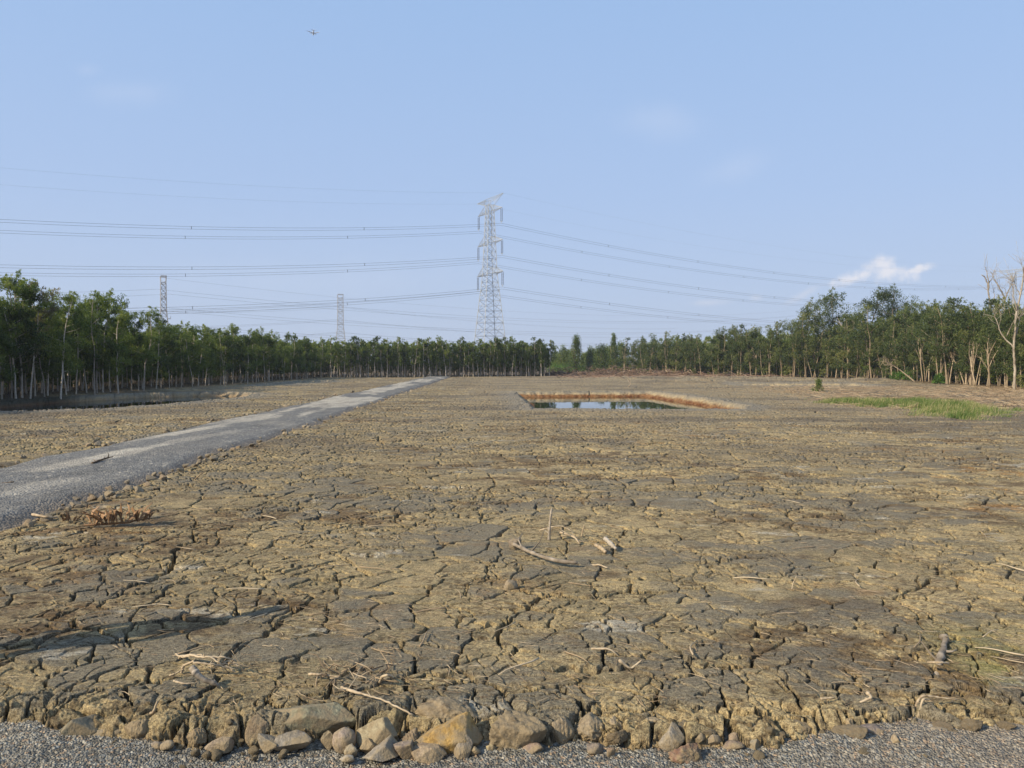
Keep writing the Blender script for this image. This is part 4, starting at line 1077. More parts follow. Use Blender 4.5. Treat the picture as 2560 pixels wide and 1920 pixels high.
def wire_pts(a, b, sag, n=70):
    t = np.linspace(0, 1, n)[:, None]; P = np.array(a) * (1 - t) + np.array(b) * t
    P[:, 2] -= 4 * sag * (t * (1 - t))[:, 0]; return P
def span(a, b, sag, label, twin, rad, group):
    if not twin:
        mb = MB(); mb.tube(wire_pts(a, b, sag), rad, 4); return tag(link('power_line', mb.mesh('power_line', True, M_WIRE)), label, 'cable', group)
    root = empty('twin_power_line', a); o = np.array(a)
    for dz in (0.0, -0.75):
        mb = MB(); mb.tube(wire_pts(a, b, sag) - o + (0, 0, dz), rad, 4); link('wire', mb.mesh('wire', True, M_WIRE), None, root)
    P = wire_pts(a, b, sag, 9) - o
    for q in P[1:-1]:
        mb = MB(); mb.bar(q + (0, 0, 0.1), q + (0, 0, -0.85), 0.085); link('spacer', mb.mesh('spacer', False, M_WIRE), None, root)
    return tag(root, label, 'cable', group)
lev_name = ('top', 'middle', 'bottom')
for lv, (z, L) in enumerate(zip(ARM_Z, ARM_L)):
    for sgn, nm in ((1, 'near'), (-1, 'far')):
        off = ARMD * sgn * (L - 0.7); zc = z - 5.7
        a = (*(PM + off), zc)
        span(a, (*(PL + off), zc), 15.2, f'twin wires going left from the {nm} {lev_name[lv]} arm of the middle pylon', True, 0.036, 'wires left of the middle pylon')
        span(a, (*(PR + off), zc), 8.6, f'twin wires sloping right from the {nm} {lev_name[lv]} arm of the middle pylon', True, 0.036, 'wires right of the middle pylon')
for sgn, nm in ((1, 'near'), (-1, 'far')):
    off = ARMD * sgn * 11.4; a = (*(PM + off), 63.9)
    span(a, (*(PL + off), 63.9), 12.8, f'faint highest wire going left from the {nm} tip of the top beam', False, 0.014, 'earth wires of the middle pylon')
    span(a, (*(PR + off), 63.9), 7.5, f'faint highest wire going right from the {nm} tip of the top beam', False, 0.013, 'earth wires of the middle pylon')
PB = np.array((-174.0, 395.0)); PS = np.array((315.0, 816.0)); dirB = PS - PB
for lv, (z1, z2) in enumerate(((37.9, 36.7), (29.2, 28.0), (21.0, 19.8))):
    for z, nm, oy in ((z1, 'upper', -7), (z2, 'lower', 7)):
        zS = z1 + 14.5
        span((PB[0], PB[1] + oy, z), (PS[0], PS[1] + oy, zS), 12.0, f'{nm} thin wire of the {lev_name[lv]} pair sloping right from the left slim pylon', False, 0.042, 'wires of the left slim pylon')
        span((PB[0], PB[1] + oy, z), (PB[0] - 400, PB[1] - 344 + oy, z), 14, f'{nm} thin wire of the {lev_name[lv]} pair going left from the left slim pylon', False, 0.04, 'wires of the left slim pylon')
span((PB[0], PB[1], 44.2), (PS[0], PS[1], 58), 13, 'faint top wire sloping right from the left slim pylon', False, 0.03, 'wires of the left slim pylon')
PC = np.array((-147.0, 676.0))
for lv, z in enumerate((49.3, 38.4, 27.7)):
    for oy, nm in ((-7.5, 'near'), (7.5, 'far')):
        span((PC[0], PC[1] + oy, z), (PC[0] + 377, PC[1] + 424 + oy, z), 6.7, f'thin {nm} {lev_name[lv]} wire sloping right from the slim pylon left of the middle', False, 0.045, 'wires of the second slim pylon')
        span((PC[0], PC[1] + oy, z), (PC[0] - 377, PC[1] - 424 + oy, z), 15, f'thin {nm} {lev_name[lv]} wire going left from the slim pylon left of the middle', False, 0.055, 'wires of the second slim pylon')

# ------------------------------------------------------------------ airliner
D = 2150.0; root = empty('airliner', ((789 - 1280) / 1971 * D, D, CAM_H + (906 - 92) / 1971 * D), 0.06)
root.rotation_euler = (math.radians(2), 0, 0.27)
mb = MB(); T = np.linspace(0, 1, 15); yy = -19 + 38 * T
rad = 2.0 * np.clip(np.minimum(sst(0, 0.30, T) + 0.12, 1.0) * np.sqrt(np.clip(1 - ((T - 0.80) / 0.205).clip(0) ** 2, 0.02, 1)), 0.15, 1)
mb.tube(np.stack((0 * T, yy, 0.9 * (1 - sst(0, .35, T))), 1), rad, 6); link('fuselage', mb.mesh('fuselage', True, M_PLANE), None, root)
def slab(mb, A, t):
    A = np.array(A, float); mb.add(np.vstack((A + (0, 0, t), A - (0, 0, t))), [[0, 1, 2, 3], [7, 6, 5, 4], [0, 4, 5, 1], [1, 5, 6, 2], [2, 6, 7, 3], [3, 7, 4, 0]])
for sgn in (-1, 1):
    mb = MB(); slab(mb, [(sgn * 1.5, 4.5, -0.6), (sgn * 17, -5.5, 1.6), (sgn * 17, -7.2, 1.6), (sgn * 1.5, -3.0, -0.6)], 0.30); link('wing', mb.mesh('wing', False, M_PLANE), None, root)
    mb = MB(); mb.tube([(sgn * 6.2, 3.8, -2.0), (sgn * 6.2, 2.0, -2.0), (sgn * 6.2, -0.8, -1.8)], [1.15, 1.25, 0.75], 6); link('engine', mb.mesh('engine', True, M_PLANE), None, root)
    mb = MB(); slab(mb, [(sgn * 0.5, -13.5, 1.0), (sgn * 6.2, -17.5, 1.6), (sgn * 6.2, -19, 1.6), (sgn * 0.5, -17.5, 1.0)], 0.2); link('tailplane', mb.mesh('tailplane', False, M_PLANE), None, root)
mb = MB(); A = np.array([(0.2, -12.5, 1.5), (0.2, -18.0, 7.2), (0.2, -20, 7.2), (0.2, -18.0, 1.5)]); mb.add(np.vstack((A, A - (0.4, 0, 0))), [[0, 1, 2, 3], [7, 6, 5, 4], [0, 4, 5, 1], [1, 5, 6, 2], [2, 6, 7, 3], [3, 7, 4, 0]])
link('tail_fin', mb.mesh('tail_fin', False, M_PLANE), None, root)
tag(root, 'tiny airliner flying away high in the upper left sky', 'aeroplane')

# ------------------------------------------------------------------ rocks
def ico(sub):
    import bmesh
    bm = bmesh.new(); bmesh.ops.create_icosphere(bm, subdivisions=sub, radius=1.0)
    V = np.array([v.co[:] for v in bm.verts]); Fc = np.array([[v.index for v in f.verts] for f in bm.faces]); bm.free(); return V, Fc
ICO = {s: ico(s) for s in (2, 3, 5)}
def rock_mesh(seed, dims, sub=5, nplane=13, rough=0.08, round_=0.0, fibrous=0.0):
    r = np.random.default_rng(seed); V, Fc = ICO[sub]
    n = r.normal(size=(nplane, 3)); n /= np.linalg.norm(n, axis=1)[:, None]; d = r.uniform(0.50, 0.95, nplane)
    q = V @ n.T; rad = np.min(np.where(q > 0.05, d / np.maximum(q, 0.05), 9), axis=1); rad = np.minimum(rad, 1.45)
    rad = rad * (1 - round_) + 0.85 * round_
    nz = fbm(V[:, 0] * 2.1 + V[:, 2] * 1.3 + seed, V[:, 1] * 2.1 - V[:, 2] * 1.1, seed, 5, 0.55) - 0.5
    rad = rad * (1 + rough * 2 * nz)
    if fibrous:
        rad = rad * (1 + fibrous * (fbm(V[:, 0] * 9 + 3 * V[:, 1], V[:, 2] * 3 + seed, seed + 9, 4, 0.6) - 0.5) + fibrous * (np.abs(fbm(V[:, 0] * 4, V[:, 1] * 4 + V[:, 2] * 3, seed + 5, 3) - 0.5)))
    P = V * rad[:, None]; P = P / (P.max(0) - P.min(0)) * np.array(dims)
    P[:, 2] -= (P[:, 2].max() + P[:, 2].min()) / 2
    me = mesh_np('rock', P, Fc, True); me.materials.append(M_ROCK)
    return me
def rock(px, py_base, w, h, depth, col, label, seed, name='rock', base=GZ + 0.01, sub=5, rot=(0, 0, 0), sink=0.30, group=None, dy=0.0, cat='rock', **kw):
    """w, h in photograph pixels; py_base is the foot"""
    p = G(px, py_base, base); s = p[1] / 1971.0 * 1.03
    dims = np.array((w * s * 0.98, depth * s * 0.95, h * s * 1.12))
    me = rock_mesh(seed, dims, sub, **kw)
    o = link(name, me, None, None, (p[0], p[1] + dims[1] * 0.30 + dy, base + dims[2] * (0.5 - sink)), rot)
    o.color = (*col, 1); return tag(o, label, cat, group)
GREY = (0.25, 0.235, 0.20); OLIVE = (0.23, 0.215, 0.15); TAN = (0.36, 0.29, 0.18); PINK = (0.33, 0.27, 0.22)
rock(165, 1862, 105, 62, 90, (0.155, 0.15, 0.115), 'dark angular rock alone on the gravel at the far left', 201, nplane=9, rough=0.07)
rock(640, 1868, 62, 75, 40, (0.27, 0.205, 0.135), 'brown upright slab leaning on the mud rim left of the big grey slab', 202, rot=(0, 0.35, 0.3), nplane=8)
rock(778, 1850, 240, 84, 95, (0.25, 0.24, 0.165), 'largest long olive-grey slab set against the mud rim', 203, nplane=10, rough=0.08)
rock(662, 1886, 60, 42, 50, GREY, 'small grey rock at the foot of the brown upright slab', 204)
rock(722, 1884, 95, 44, 60, (0.29, 0.265, 0.225), 'grey wedge-shaped rock in front of the largest slab', 205, nplane=8, rot=(0, -0.2, 0.2))
rock(852, 1888, 62, 62, 60, PINK, 'rounded pinkish-grey stone in front of the largest slab', 206, round_=0.75, rough=0.08)
rock(936, 1885, 108, 92, 85, (0.33, 0.29, 0.195), 'tall pale tan rock beside the rounded pinkish stone', 207, nplane=10)
rock(916, 1893, 40, 38, 36, (0.35, 0.27, 0.16), 'small tan rock stuck under the tall pale tan rock', 208)
rock(812, 1874, 36, 40, 24, (0.17, 0.15, 0.105), 'small dark standing flake beside the rounded pinkish stone', 209, rot=(0, 0.5, 0))
rock(955, 1914, 98, 50, 80, (0.28, 0.255, 0.215), 'flat-topped grey rock at the bottom below the tall tan rock', 210, nplane=9)
rock(1012, 1906, 54, 48, 50, (0.24, 0.195, 0.165), 'reddish-grey wedge between the flat grey rock and the ochre rock', 211)
rock(1132, 1890, 215, 100, 80, (0.42, 0.275, 0.095), 'big ochre-yellow rock at the mud rim', 212, nplane=11, rough=0.08)
rock(1156, 1904, 50, 56, 46, (0.27, 0.24, 0.20), 'small grey stone resting against the ochre rock', 213, round_=0.45)
rock(1076, 1912, 92, 36, 60, (0.34, 0.27, 0.19), 'low light-brown stone in front of the ochre rock', 214)
rock(1230, 1888, 26, 20, 22, (0.50, 0.42, 0.24), 'tiny pale yellow pebble right of the ochre rock', 215, sub=3)
rock(1186, 1900, 28, 24, 26, TAN, 'tiny tan pebble below the right end of the ochre rock', 216, sub=3)
rock(868, 1902, 36, 28, 30, (0.38, 0.34, 0.25), 'small pale chip below the rounded pinkish stone', 217, sub=3)
rock(864, 1918, 40, 18, 30, (0.42, 0.39, 0.33), 'flat whitish chip at the bottom below the pinkish stone', 218, sub=3)
rock(975, 1893, 34, 30, 30, (0.26, 0.24, 0.18), 'small grey-green stone under the right of the tall tan rock', 219, sub=3)
rock(1340, 1894, 56, 24, 40, (0.29, 0.225, 0.195), 'low pinkish stone right of the fibrous clods', 220, sub=3)
rock(1688, 1880, 70, 62, 55, (0.31, 0.275, 0.22), 'triangular grey-brown rock at the middle-right rim', 221, nplane=7)
rock(1742, 1876, 46, 40, 40, (0.27, 0.225, 0.165), 'squarish brown rock right of the triangular rock', 222)
rock(1786, 1876, 52, 36, 40, (0.29, 0.26, 0.23), 'sloping grey rock right of the squarish brown rock', 223, nplane=7)
rock(1845, 1876, 32, 36, 30, (0.34, 0.26, 0.19), 'small rounded tan stone left of the pale block', 224, round_=0.5)
rock(1882, 1872, 56, 50, 45, (0.38, 0.34, 0.26), 'pale angular block at the right of the rim', 225, nplane=8)
rock(1893, 1884, 46, 30, 36, (0.30, 0.28, 0.22), 'greenish chip in front of the pale angular block', 226)
rock(1728, 1908, 88, 40, 60, (0.205, 0.125, 0.092), 'crumbly red-brown stone on the gravel at the bottom', 227, fibrous=0.35, rough=0.12)
rock(1490, 1896, 44, 24, 36, (0.24, 0.205, 0.18), 'dull stone half sunk in gravel in the bottom middle', 228, sub=3)
rock(1530, 1902, 24, 26, 20, (0.25, 0.17, 0.125), 'small rusty stone beside the dull half-sunk stone', 229, sub=3)
rock(1840, 1886, 58, 22, 40, (0.25, 0.195, 0.165), 'low reddish stone below the small rounded tan stone', 230, sub=3)
rock(2204, 1856, 62, 34, 50, (0.235, 0.20, 0.20), 'purple-grey stone set in the right part of the rim', 231)
rock(2362, 1860, 68, 30, 45, (0.36, 0.31, 0.23), 'long pale rounded stone at the right part of the rim', 232, round_=0.55)
rock(2256, 1876, 34, 28, 30, (0.42, 0.34, 0.23), 'small pale yellow stone on the gravel at the right', 233, sub=3)
rock(2042, 1862, 32, 16, 26, (0.36, 0.31, 0.23), 'flat pale chip on the gravel right of the pale block', 234, sub=3)
rock(1930, 1872, 18, 22, 16, (0.38, 0.31, 0.22), 'small pale upright pebble right of the pale block', 235, sub=3)
rock(2410, 1868, 34, 20, 30, (0.34, 0.28, 0.20), 'small tan stone right of the long pale stone', 236, sub=3)
rock(400, 1882, 36, 20, 30, (0.31, 0.26, 0.19), 'small tan stone at the rim right of the dark rock', 237, sub=3)
rock(250, 1858, 90, 26, 40, (0.28, 0.235, 0.165), 'low tan stone half buried right of the dark rock', 238, sub=3)
rock(545, 1886, 70, 34, 40, (0.29, 0.235, 0.175), 'low brownish rock left of the brown upright slab', 239)
rock(380, 1880, 32, 14, 30, (0.26, 0.23, 0.20), 'thin grey chip on the gravel left of the small tan stone', 240, sub=3)
CLOD = (0.285, 0.235, 0.165)
rock(1115, 1842, 200, 84, 120, (0.265, 0.215, 0.145), 'big fibrous clod of straw-coloured mud behind the ochre rock', 251, 'mud_clod', fibrous=0.30, rough=0.14, round_=0.4, cat='clod')
rock(1020, 1888, 60, 60, 55, (0.175, 0.13, 0.09), 'dark brown crumbly clod between the tall tan rock and the ochre rock', 252, 'mud_clod', fibrous=0.35, rough=0.15, round_=0.4, cat='clod')
rock(1288, 1884, 150, 98, 110, (0.22, 0.18, 0.12), 'tall fibrous grey-brown clod right of the ochre rock', 253, 'mud_clod', fibrous=0.34, rough=0.14, round_=0.4, cat='clod')
rock(1405, 1870, 66, 70, 80, CLOD, 'squarish tan clod at the rim right of the fibrous clods', 254, 'mud_clod', fibrous=0.22, rough=0.12, round_=0.25, cat='clod')
rock(1478, 1862, 92, 66, 90, CLOD, 'broad tan clod with deep furrows at the middle of the rim', 255, 'mud_clod', fibrous=0.25, rough=0.12, round_=0.25, cat='clod')
rock(1540, 1850, 48, 50, 60, (0.33, 0.27, 0.185), 'small light clod between two broad ones', 256, 'mud_clod', fibrous=0.25, rough=0.12, round_=0.25, cat='clod')
rock(1614, 1850, 96, 50, 80, (0.36, 0.295, 0.20), 'broad light clod left of the triangular rock', 257, 'mud_clod', fibrous=0.25, rough=0.12, round_=0.25, cat='clod')
rock(2140, 1850, 32, 46, 40, (0.36, 0.28, 0.17), 'knobbly yellow-tan clod left of the purple-grey stone', 258, 'mud_clod', fibrous=0.25, rough=0.14, round_=0.3, cat='clod')
rock(480, 1872, 60, 44, 50, (0.25, 0.19, 0.115), 'ochre clod at the rim left of the brownish rock', 259, 'mud_clod', fibrous=0.25, rough=0.14, round_=0.3, cat='clod')
rock(330, 1862, 70, 56, 60, (0.24, 0.19, 0.12), 'ochre furrowed clod at the rim on the left', 260, 'mud_clod', fibrous=0.25, rough=0.14, round_=0.3, cat='clod')
b0 = 0.0
rock(1275, 1478, 38, 26, 26, (0.34, 0.28, 0.20), 'light angular stone alone on the cracked mud in the middle', 270, base=b0, nplane=7, sub=3)

# crumbs of mud fallen from the rim
crumb_me = [rock_mesh(400 + i, (1, 0.9, 0.7), 3, 11, 0.14, 0.3, 0.3) for i in range(6)]
r = np.random.default_rng(12)
for i in range(80):
    px_ = r.uniform(-20, 2580); x = (px_ - 1280) / 1971 * 4.3; y = float(rim(np.array([x]))[0]) + r.normal(-0.10, 0.07); s_ = 0.02 + 0.06 * r.random() ** 2.2
    zz = max(gz(x, y), GZ - 0.01)
    o = link('mud_crumb', crumb_me[i % 6], None, None, (x, y, zz + 0.2 * s_), (r.uniform(-.5, .5), r.uniform(-.5, .5), r.uniform(0, 6.28)), (s_, s_, s_))
    o.color = (*[(0.25, 0.205, 0.125), (0.29, 0.235, 0.145), (0.20, 0.165, 0.105), (0.22, 0.185, 0.125)][r.integers(0, 4)], 1)
    third = 'left' if x < -0.9 else ('middle' if x < 1.0 else 'right')
    tag(o, f'crumb of dry mud fallen at the foot of the {third} part of the rim', 'clod', f'mud crumbs at the {third} of the rim')

clod_me = [rock_mesh(430 + i, (1, 0.75, 0.72), 5, 12, 0.13, 0.25, 0.26) for i in range(7)]
for i in range(34):
    x = (np.linspace(-120, 2700, 34)[i] + r.normal(0, 30) - 1280) / 1971 * 4.35
    if x < 0.35: continue
    s_ = r.uniform(0.07, 0.15); y = float(rim(np.array([x]))[0]) + r.normal(0.0, 0.03)
    o = link('mud_clod', clod_me[i % 7], None, None, (x, y, -0.055 + r.normal(0, 0.012)), (r.uniform(-.2, .2), r.uniform(-.2, .2), r.uniform(-.5, .5) + (3.14 if i % 2 else 0)), (s_ * 1.25, s_, s_ * 0.95))
    o.color = (*[(0.27, 0.21, 0.135), (0.30, 0.245, 0.165), (0.225, 0.18, 0.12), (0.23, 0.20, 0.15)][r.integers(0, 4)], 1)
    tag(o, 'broken block of dry mud in the ' + ('left' if x < -1.4 else ('middle' if x < 1.2 else 'right')) + ' stretch of the crumbling rim', 'clod', 'mud blocks of the ' + ('left' if x < -1.4 else ('middle' if x < 1.2 else 'right')) + ' rim')

# stones along the track
stone_me = [rock_mesh(300 + i, (1, 0.8 + 0.05 * (i % 3), 0.55 + 0.06 * (i % 4)), 3, 8, 0.06) for i in range(10)]
for m_ in stone_me: m_.polygons.foreach_set('use_smooth', np.zeros(len(m_.polygons), bool))
def edge_stones(n, side, y0, y1, lab, grp, smin, smax, spread):
    r = np.random.default_rng(77 + side)
    for i in range(n):
        yy = y0 * (y1 / y0) ** r.random(); l, rr_ = road_edges(np.array([yy])); e = rr_[0] if side > 0 else l[0]
        xx = e + side * (r.normal(0.06, spread)); s = r.uniform(smin, smax) * (1.4 if r.random() < 0.15 else 1)
        o = link('stone', stone_me[i % 10], None, None, (xx, yy, max(gz(xx, yy), -0.02) + 0.16 * s), (r.uniform(-.4, .4), r.uniform(-.4, .4), r.uniform(0, 6.28)), (s, s, s * r.uniform(0.8, 1.1)))
        c = [(0.31, 0.27, 0.21), (0.40, 0.34, 0.25), (0.26, 0.24, 0.205), (0.33, 0.25, 0.175), (0.20, 0.18, 0.15)][r.integers(0, 5)]; o.color = (*c, 1)
        near_ = yy < 20
        tag(o, (lab[0] if near_ else lab[1]), 'stone', grp + (' near' if near_ else ' farther off'))
edge_stones(150, 1, 9.6, 62, ('angular stone along the near right edge of the gravel track', 'small stone along the far right edge of the gravel track'), 'stones on the right track edge', 0.05, 0.17, 0.20)
edge_stones(60, -1, 13.5, 60, ('angular stone along the near left edge of the gravel track', 'small stone along the far left edge of the gravel track'), 'stones on the left track edge', 0.08, 0.20, 0.14)

# ------------------------------------------------------------------ sticks, roots, litter
def stick(name, pts, rad, label, cat='stick', tint=0.7, mat=M_STICK, twigs=0, seed=0, group=None, k=6):
    taper = 0.9 if cat in ('log', 'wood') else 0.5
    """pts in photograph pixels with height above the mud (px, py, h)"""
    P = []
    for px, py, h in pts:
        q = G(px, py, h); g = gz(q[0], q[1]) if h < 0.03 else 0; P.append((q[0], q[1], h + g * (h < 0.03) + 0.012))
    P = np.array(P); o0 = P[0].copy(); P = P - o0
    n = len(P); t = np.linspace(0, n - 1, n * 5); r = np.random.default_rng(seed)
    Q = np.stack([np.interp(t, np.arange(n), P[:, i]) for i in range(3)], 1)
    ker = np.array((1, 2, 3, 2, 1)) / 9.0
    for i in range(3): Q[2:-2, i] = np.convolve(Q[:, i], ker, 'same')[2:-2]
    L = np.linalg.norm(P[-1] - P[0]); Q += r.normal(0, 0.012 * L, Q.shape) * (0.25, 0.25, 0.15)
    mb = MB(); mb.tube(Q, np.linspace(rad, rad * taper, len(Q)) * r.uniform(0.70, 1.30, len(Q)), k, np.clip(tint + np.repeat(r.normal(0, 0.14, len(Q)), k), 0, 1))
    root = link(name, mb.mesh(name, True, mat), None, None, tuple(o0))
    for w in range(twigs):
        i = r.integers(2, len(Q) - 1); a = Q[i]; d_ = r.normal(size=3); d_[2] = abs(d_[2]) * 0.6; d_ /= np.linalg.norm(d_)
        m2 = MB(); ln = L * r.uniform(0.12, 0.35); m2.tube([a, a + d_ * ln * 0.5 + r.normal(0, .02 * L, 3), a + d_ * ln], [rad * 0.5, rad * 0.35, rad * 0.15], 4, tint + r.uniform(-.15, .15))
        link('twig', m2.mesh('twig', True, mat), None, root)
    return tag(root, label, cat, group)
# dead stem standing in the middle of the field, with its litter
stick('dead_sapling', [(1373, 1352, 0.0), (1374, 1332, 0.09), (1376, 1305, 0.21), (1380, 1275, 0.345)], 0.020, 'grey dead sapling stem standing upright in the middle of the mud', 'stem', 0.55, M_DEAD, 4, 5)
stick('dry_root', [(1350, 1326, 0.02), (1380, 1322, 0.05), (1405, 1319, 0.06), (1430, 1330, 0.02)], 0.010, 'pale bent root lying behind the upright dead stem', 'root', 0.85, seed=6)
stick('dry_root', [(1402, 1336, 0.04), (1425, 1342, 0.04), (1440, 1350, 0.03), (1450, 1365, 0.0)], 0.015, 'pale forked root right of the upright dead stem', 'root', 0.8, twigs=4, seed=7)
stick('broken_stick', [(1455, 1344, 0.0), (1458, 1331, 0.06), (1462, 1316, 0.128)], 0.011, 'short broken stick poking up right of the dead stem', 'stick', 0.6, seed=8)
stick('wood_chunk', [(1515, 1352, 0.06), (1525, 1362, 0.05), (1542, 1376, 0.02)], 0.026, 'greyish driftwood chunk right of the short broken stick', 'wood', 0.7, M_DEAD, seed=9)
stick('wood_chunk', [(1490, 1368, 0.03), (1505, 1376, 0.03), (1516, 1384, 0.01)], 0.022, 'pinkish broken wood chunk beside the greyish driftwood', 'wood', 0.75, M_STICK, seed=10)
stick('rotten_log', [(1282, 1365, 0.04), (1310, 1378, 0.05), (1345, 1394, 0.05), (1390, 1408, 0.04), (1445, 1414, 0.03)], 0.021, 'long crumbling pale log lying below the upright dead stem', 'log', 0.15, M_DEAD, 2, 11)
stick('dry_stick', [(1478, 1412, 0.01), (1500, 1418, 0.015), (1520, 1424, 0.01)], 0.010, 'short pale stick right of the crumbling log', 'stick', 0.9, seed=12)
rock(1290, 1376, 34, 34, 24, (0.24, 0.20, 0.155), 'upright fibrous stump at the left end of the crumbling log', 280, 'stump', base=0.0, fibrous=0.4, rough=0.15, sub=3, cat='stump')
# roots in the lower left
root = empty('root_tangle', tuple(G(470, 1690)))
o0 = G(470, 1690); r = np.random.default_rng(14)
def rp(px, py, h): q = G(px, py, h); return q - o0
for i, (P, rad) in enumerate([([(440, 1650, .02), (470, 1645, .07), (500, 1650, .10), (555, 1650, .10), (585, 1660, .05)], .010), ([(430, 1643, .02), (455, 1650, .05), (490, 1643, .09), (505, 1650, .10)], .007),
        ([(445, 1690, 0), (452, 1668, .06), (475, 1662, .10), (520, 1668, .09), (560, 1676, .05), (580, 1688, .02)], .010), ([(520, 1652, .10), (545, 1668, .07), (570, 1668, .04), (592, 1672, .02)], .006),
        ([(415, 1698, .01), (432, 1690, .03), (450, 1680, .05)], .007), ([(530, 1650, .09), (535, 1662, .06), (555, 1672, .03)], .005), ([(500, 1648, .10), (505, 1640, .13)], .004)]):
    mb = MB(); Q = np.array([rp(*p) for p in P]); n = len(Q); t = np.linspace(0, n - 1, n * 5); Q = np.stack([np.interp(t, np.arange(n), Q[:, j]) for j in range(3)], 1)
    Q[1:-1] = (Q[:-2] + Q[1:-1] * 2 + Q[2:]) / 4
    mb.tube(Q + r.normal(0, .003, Q.shape), np.linspace(rad, rad * .5, len(Q)), 5, r.uniform(.75, 1)); link('root', mb.mesh('root', True, M_STICK), None, root)
for i in range(16):
    mb = MB(); a = rp(r.uniform(520, 585), r.uniform(1655, 1678), r.uniform(.03, .08)); mb.tube([a, a + r.normal(0, .04, 3), a + r.normal(0, .07, 3)], [.004, .003, .002], 4, r.uniform(.5, .9)); link('rootlet', mb.mesh('rootlet', True, M_STICK), None, root)
tag(root, 'pale tangle of arching dry roots lying in the lower left', 'roots')
stick('root_stump', [(472, 1682, .11), (480, 1695, .09), (500, 1712, .05), (540, 1726, .01)], 0.026, 'pale peeled stump root just below the root tangle', 'root', 0.25, M_DEAD, 2, 15)
stick('dry_root', [(425, 1722, .02), (450, 1728, .02), (478, 1726, .02)], 0.007, 'thin curved root below the peeled stump root', 'root', 0.8, seed=16)
# root clump around (850, 1690)
root = empty('root_clump', tuple(G(860, 1700))); o0 = G(860, 1700); r = np.random.default_rng(17)
for i in range(30):
    px, py = r.uniform(795, 970), r.uniform(1672, 1722); a = rp(px, py, r.uniform(.0, .06)); d_ = r.normal(size=3) * (1, .7, .35); d_ /= np.linalg.norm(d_); L = r.uniform(.05, .26)
    mb = MB(); mb.tube([a, a + d_ * L * .4 + r.normal(0, .02, 3), a + d_ * L * .75 + r.normal(0, .025, 3), a + d_ * L + (0, 0, -.02)], [.005, .0045, .0035, .0015], 4, r.uniform(.2, .8)); link('root', mb.mesh('root', True, M_STICK), None, root)
tag(root, 'brown clump of torn roots and fibres left of the bottom centre', 'roots')
stick('curled_root', [(945, 1712, 0), (952, 1704, .05), (968, 1700, .08), (980, 1707, .0)], 0.011, 'small pale curled root at the right of the brown root clump', 'root', 0.9, seed=18)
stick('dry_stick', [(766, 1694, .02), (785, 1698, .03), (812, 1700, .02), (845, 1706, .01)], 0.009, 'pale orange stick left of the brown root clump', 'stick', 0.85, seed=19)
stick('long_root', [(850, 1733, .03), (872, 1740, .05), (905, 1750, .05), (950, 1763, .04), (990, 1782, .03), (1030, 1796, .02)], 0.009, 'long thin bent root above the large olive slab', 'root', 0.85, twigs=3, seed=20)
stick('hanging_root', [(1030, 1835, .005), (1026, 1860, -.045), (1022, 1880, -.088), (1040, 1902, -.125), (1075, 1914, -.125)], 0.007, 'grey root trailing down over the rim by the ochre rock', 'root', 0.55, M_DEAD, 2, 21)
for i, (P, rad, lab, tn) in enumerate([
        ([(1480, 1632, .02), (1530, 1633, .03), (1575, 1638, .02)], .008, 'long pale stick lying in the lower middle of the mud', .95),
        ([(1550, 1663, .02), (1580, 1662, .025), (1608, 1664, .01)], .011, 'short thick pale stick below the long pale one', .85),
        ([(365, 1793, .0), (372, 1782, .027), (383, 1768, .058)], .010, 'stub poking up from the mud above the left rim', .75),
        ([(2178, 1746, .03), (2190, 1760, .02), (2160, 1764, .01)], .012, 'V-shaped pale branch above the right rim', .85),
        ([(2060, 1760, .02), (2095, 1759, .02)], .009, 'short pale stick left of the V-shaped branch', .75),
        ([(2290, 1768, .02), (2312, 1760, .025), (2350, 1757, .03), (2405, 1762, .025)], .009, 'bent forked branch on the right rim', .7),
        ([(2300, 1775, .02), (2318, 1770, .025), (2338, 1764, .03)], .008, 'thin stick propped under the bent forked branch', .8),
        ([(1410, 1850, -.05), (1375, 1846, -.03)], .022, 'flat grey piece of wood lying at the rim by the squarish clod', .6),
        ([(2160, 1838, -.02), (2220, 1836, -.01)], .006, 'straight thin stick over the purple-grey stone', .75),
        ([(228, 1160, .08), (255, 1150, .10), (280, 1143, .12)], .022, 'dark fallen branch lying on the gravel track', .05),
        ([(0, 1212, .06), (30, 1207, .08)], .020, 'short dark stick on the gravel track at the left edge', .05),
        ([(485, 1202, .02), (497, 1190, .10), (508, 1182, .15)], .014, 'thin dark twig sticking up right of the stony track edge', .3),
        ([(1985, 1478, .0), (1988, 1465, .046), (1996, 1447, .109)], .006, 'thin pale stalk standing in the mud at the right', .9),
        ([(1570, 968, .05), (1578, 960, .3), (1568, 948, .6)], .03, 'thin bare branch standing beyond the square pond', .7)]):
    stick('fallen_branch' if rad > .0105 else 'dry_stick', P, rad, lab, 'branch' if rad > .0105 else 'stick', tn, twigs=3 if i in (3, 9, 13) else 0, seed=30 + i)
# rotten log at the right
stick('rotten_log', [(2352, 1672, .015), (2360, 1650, .015), (2370, 1625, .015), (2375, 1606, .015), (2362, 1598, .01)], 0.024, 'split grey rotten log lying lengthwise at the right', 'log', 0.15, M_DEAD, 3, 50)
stick('dry_stick', [(2330, 1668, .03), (2360, 1668, .06), (2384, 1670, .04)], 0.010, 'pale stick crossing the near end of the rotten log', 'stick', 0.8, seed=51)
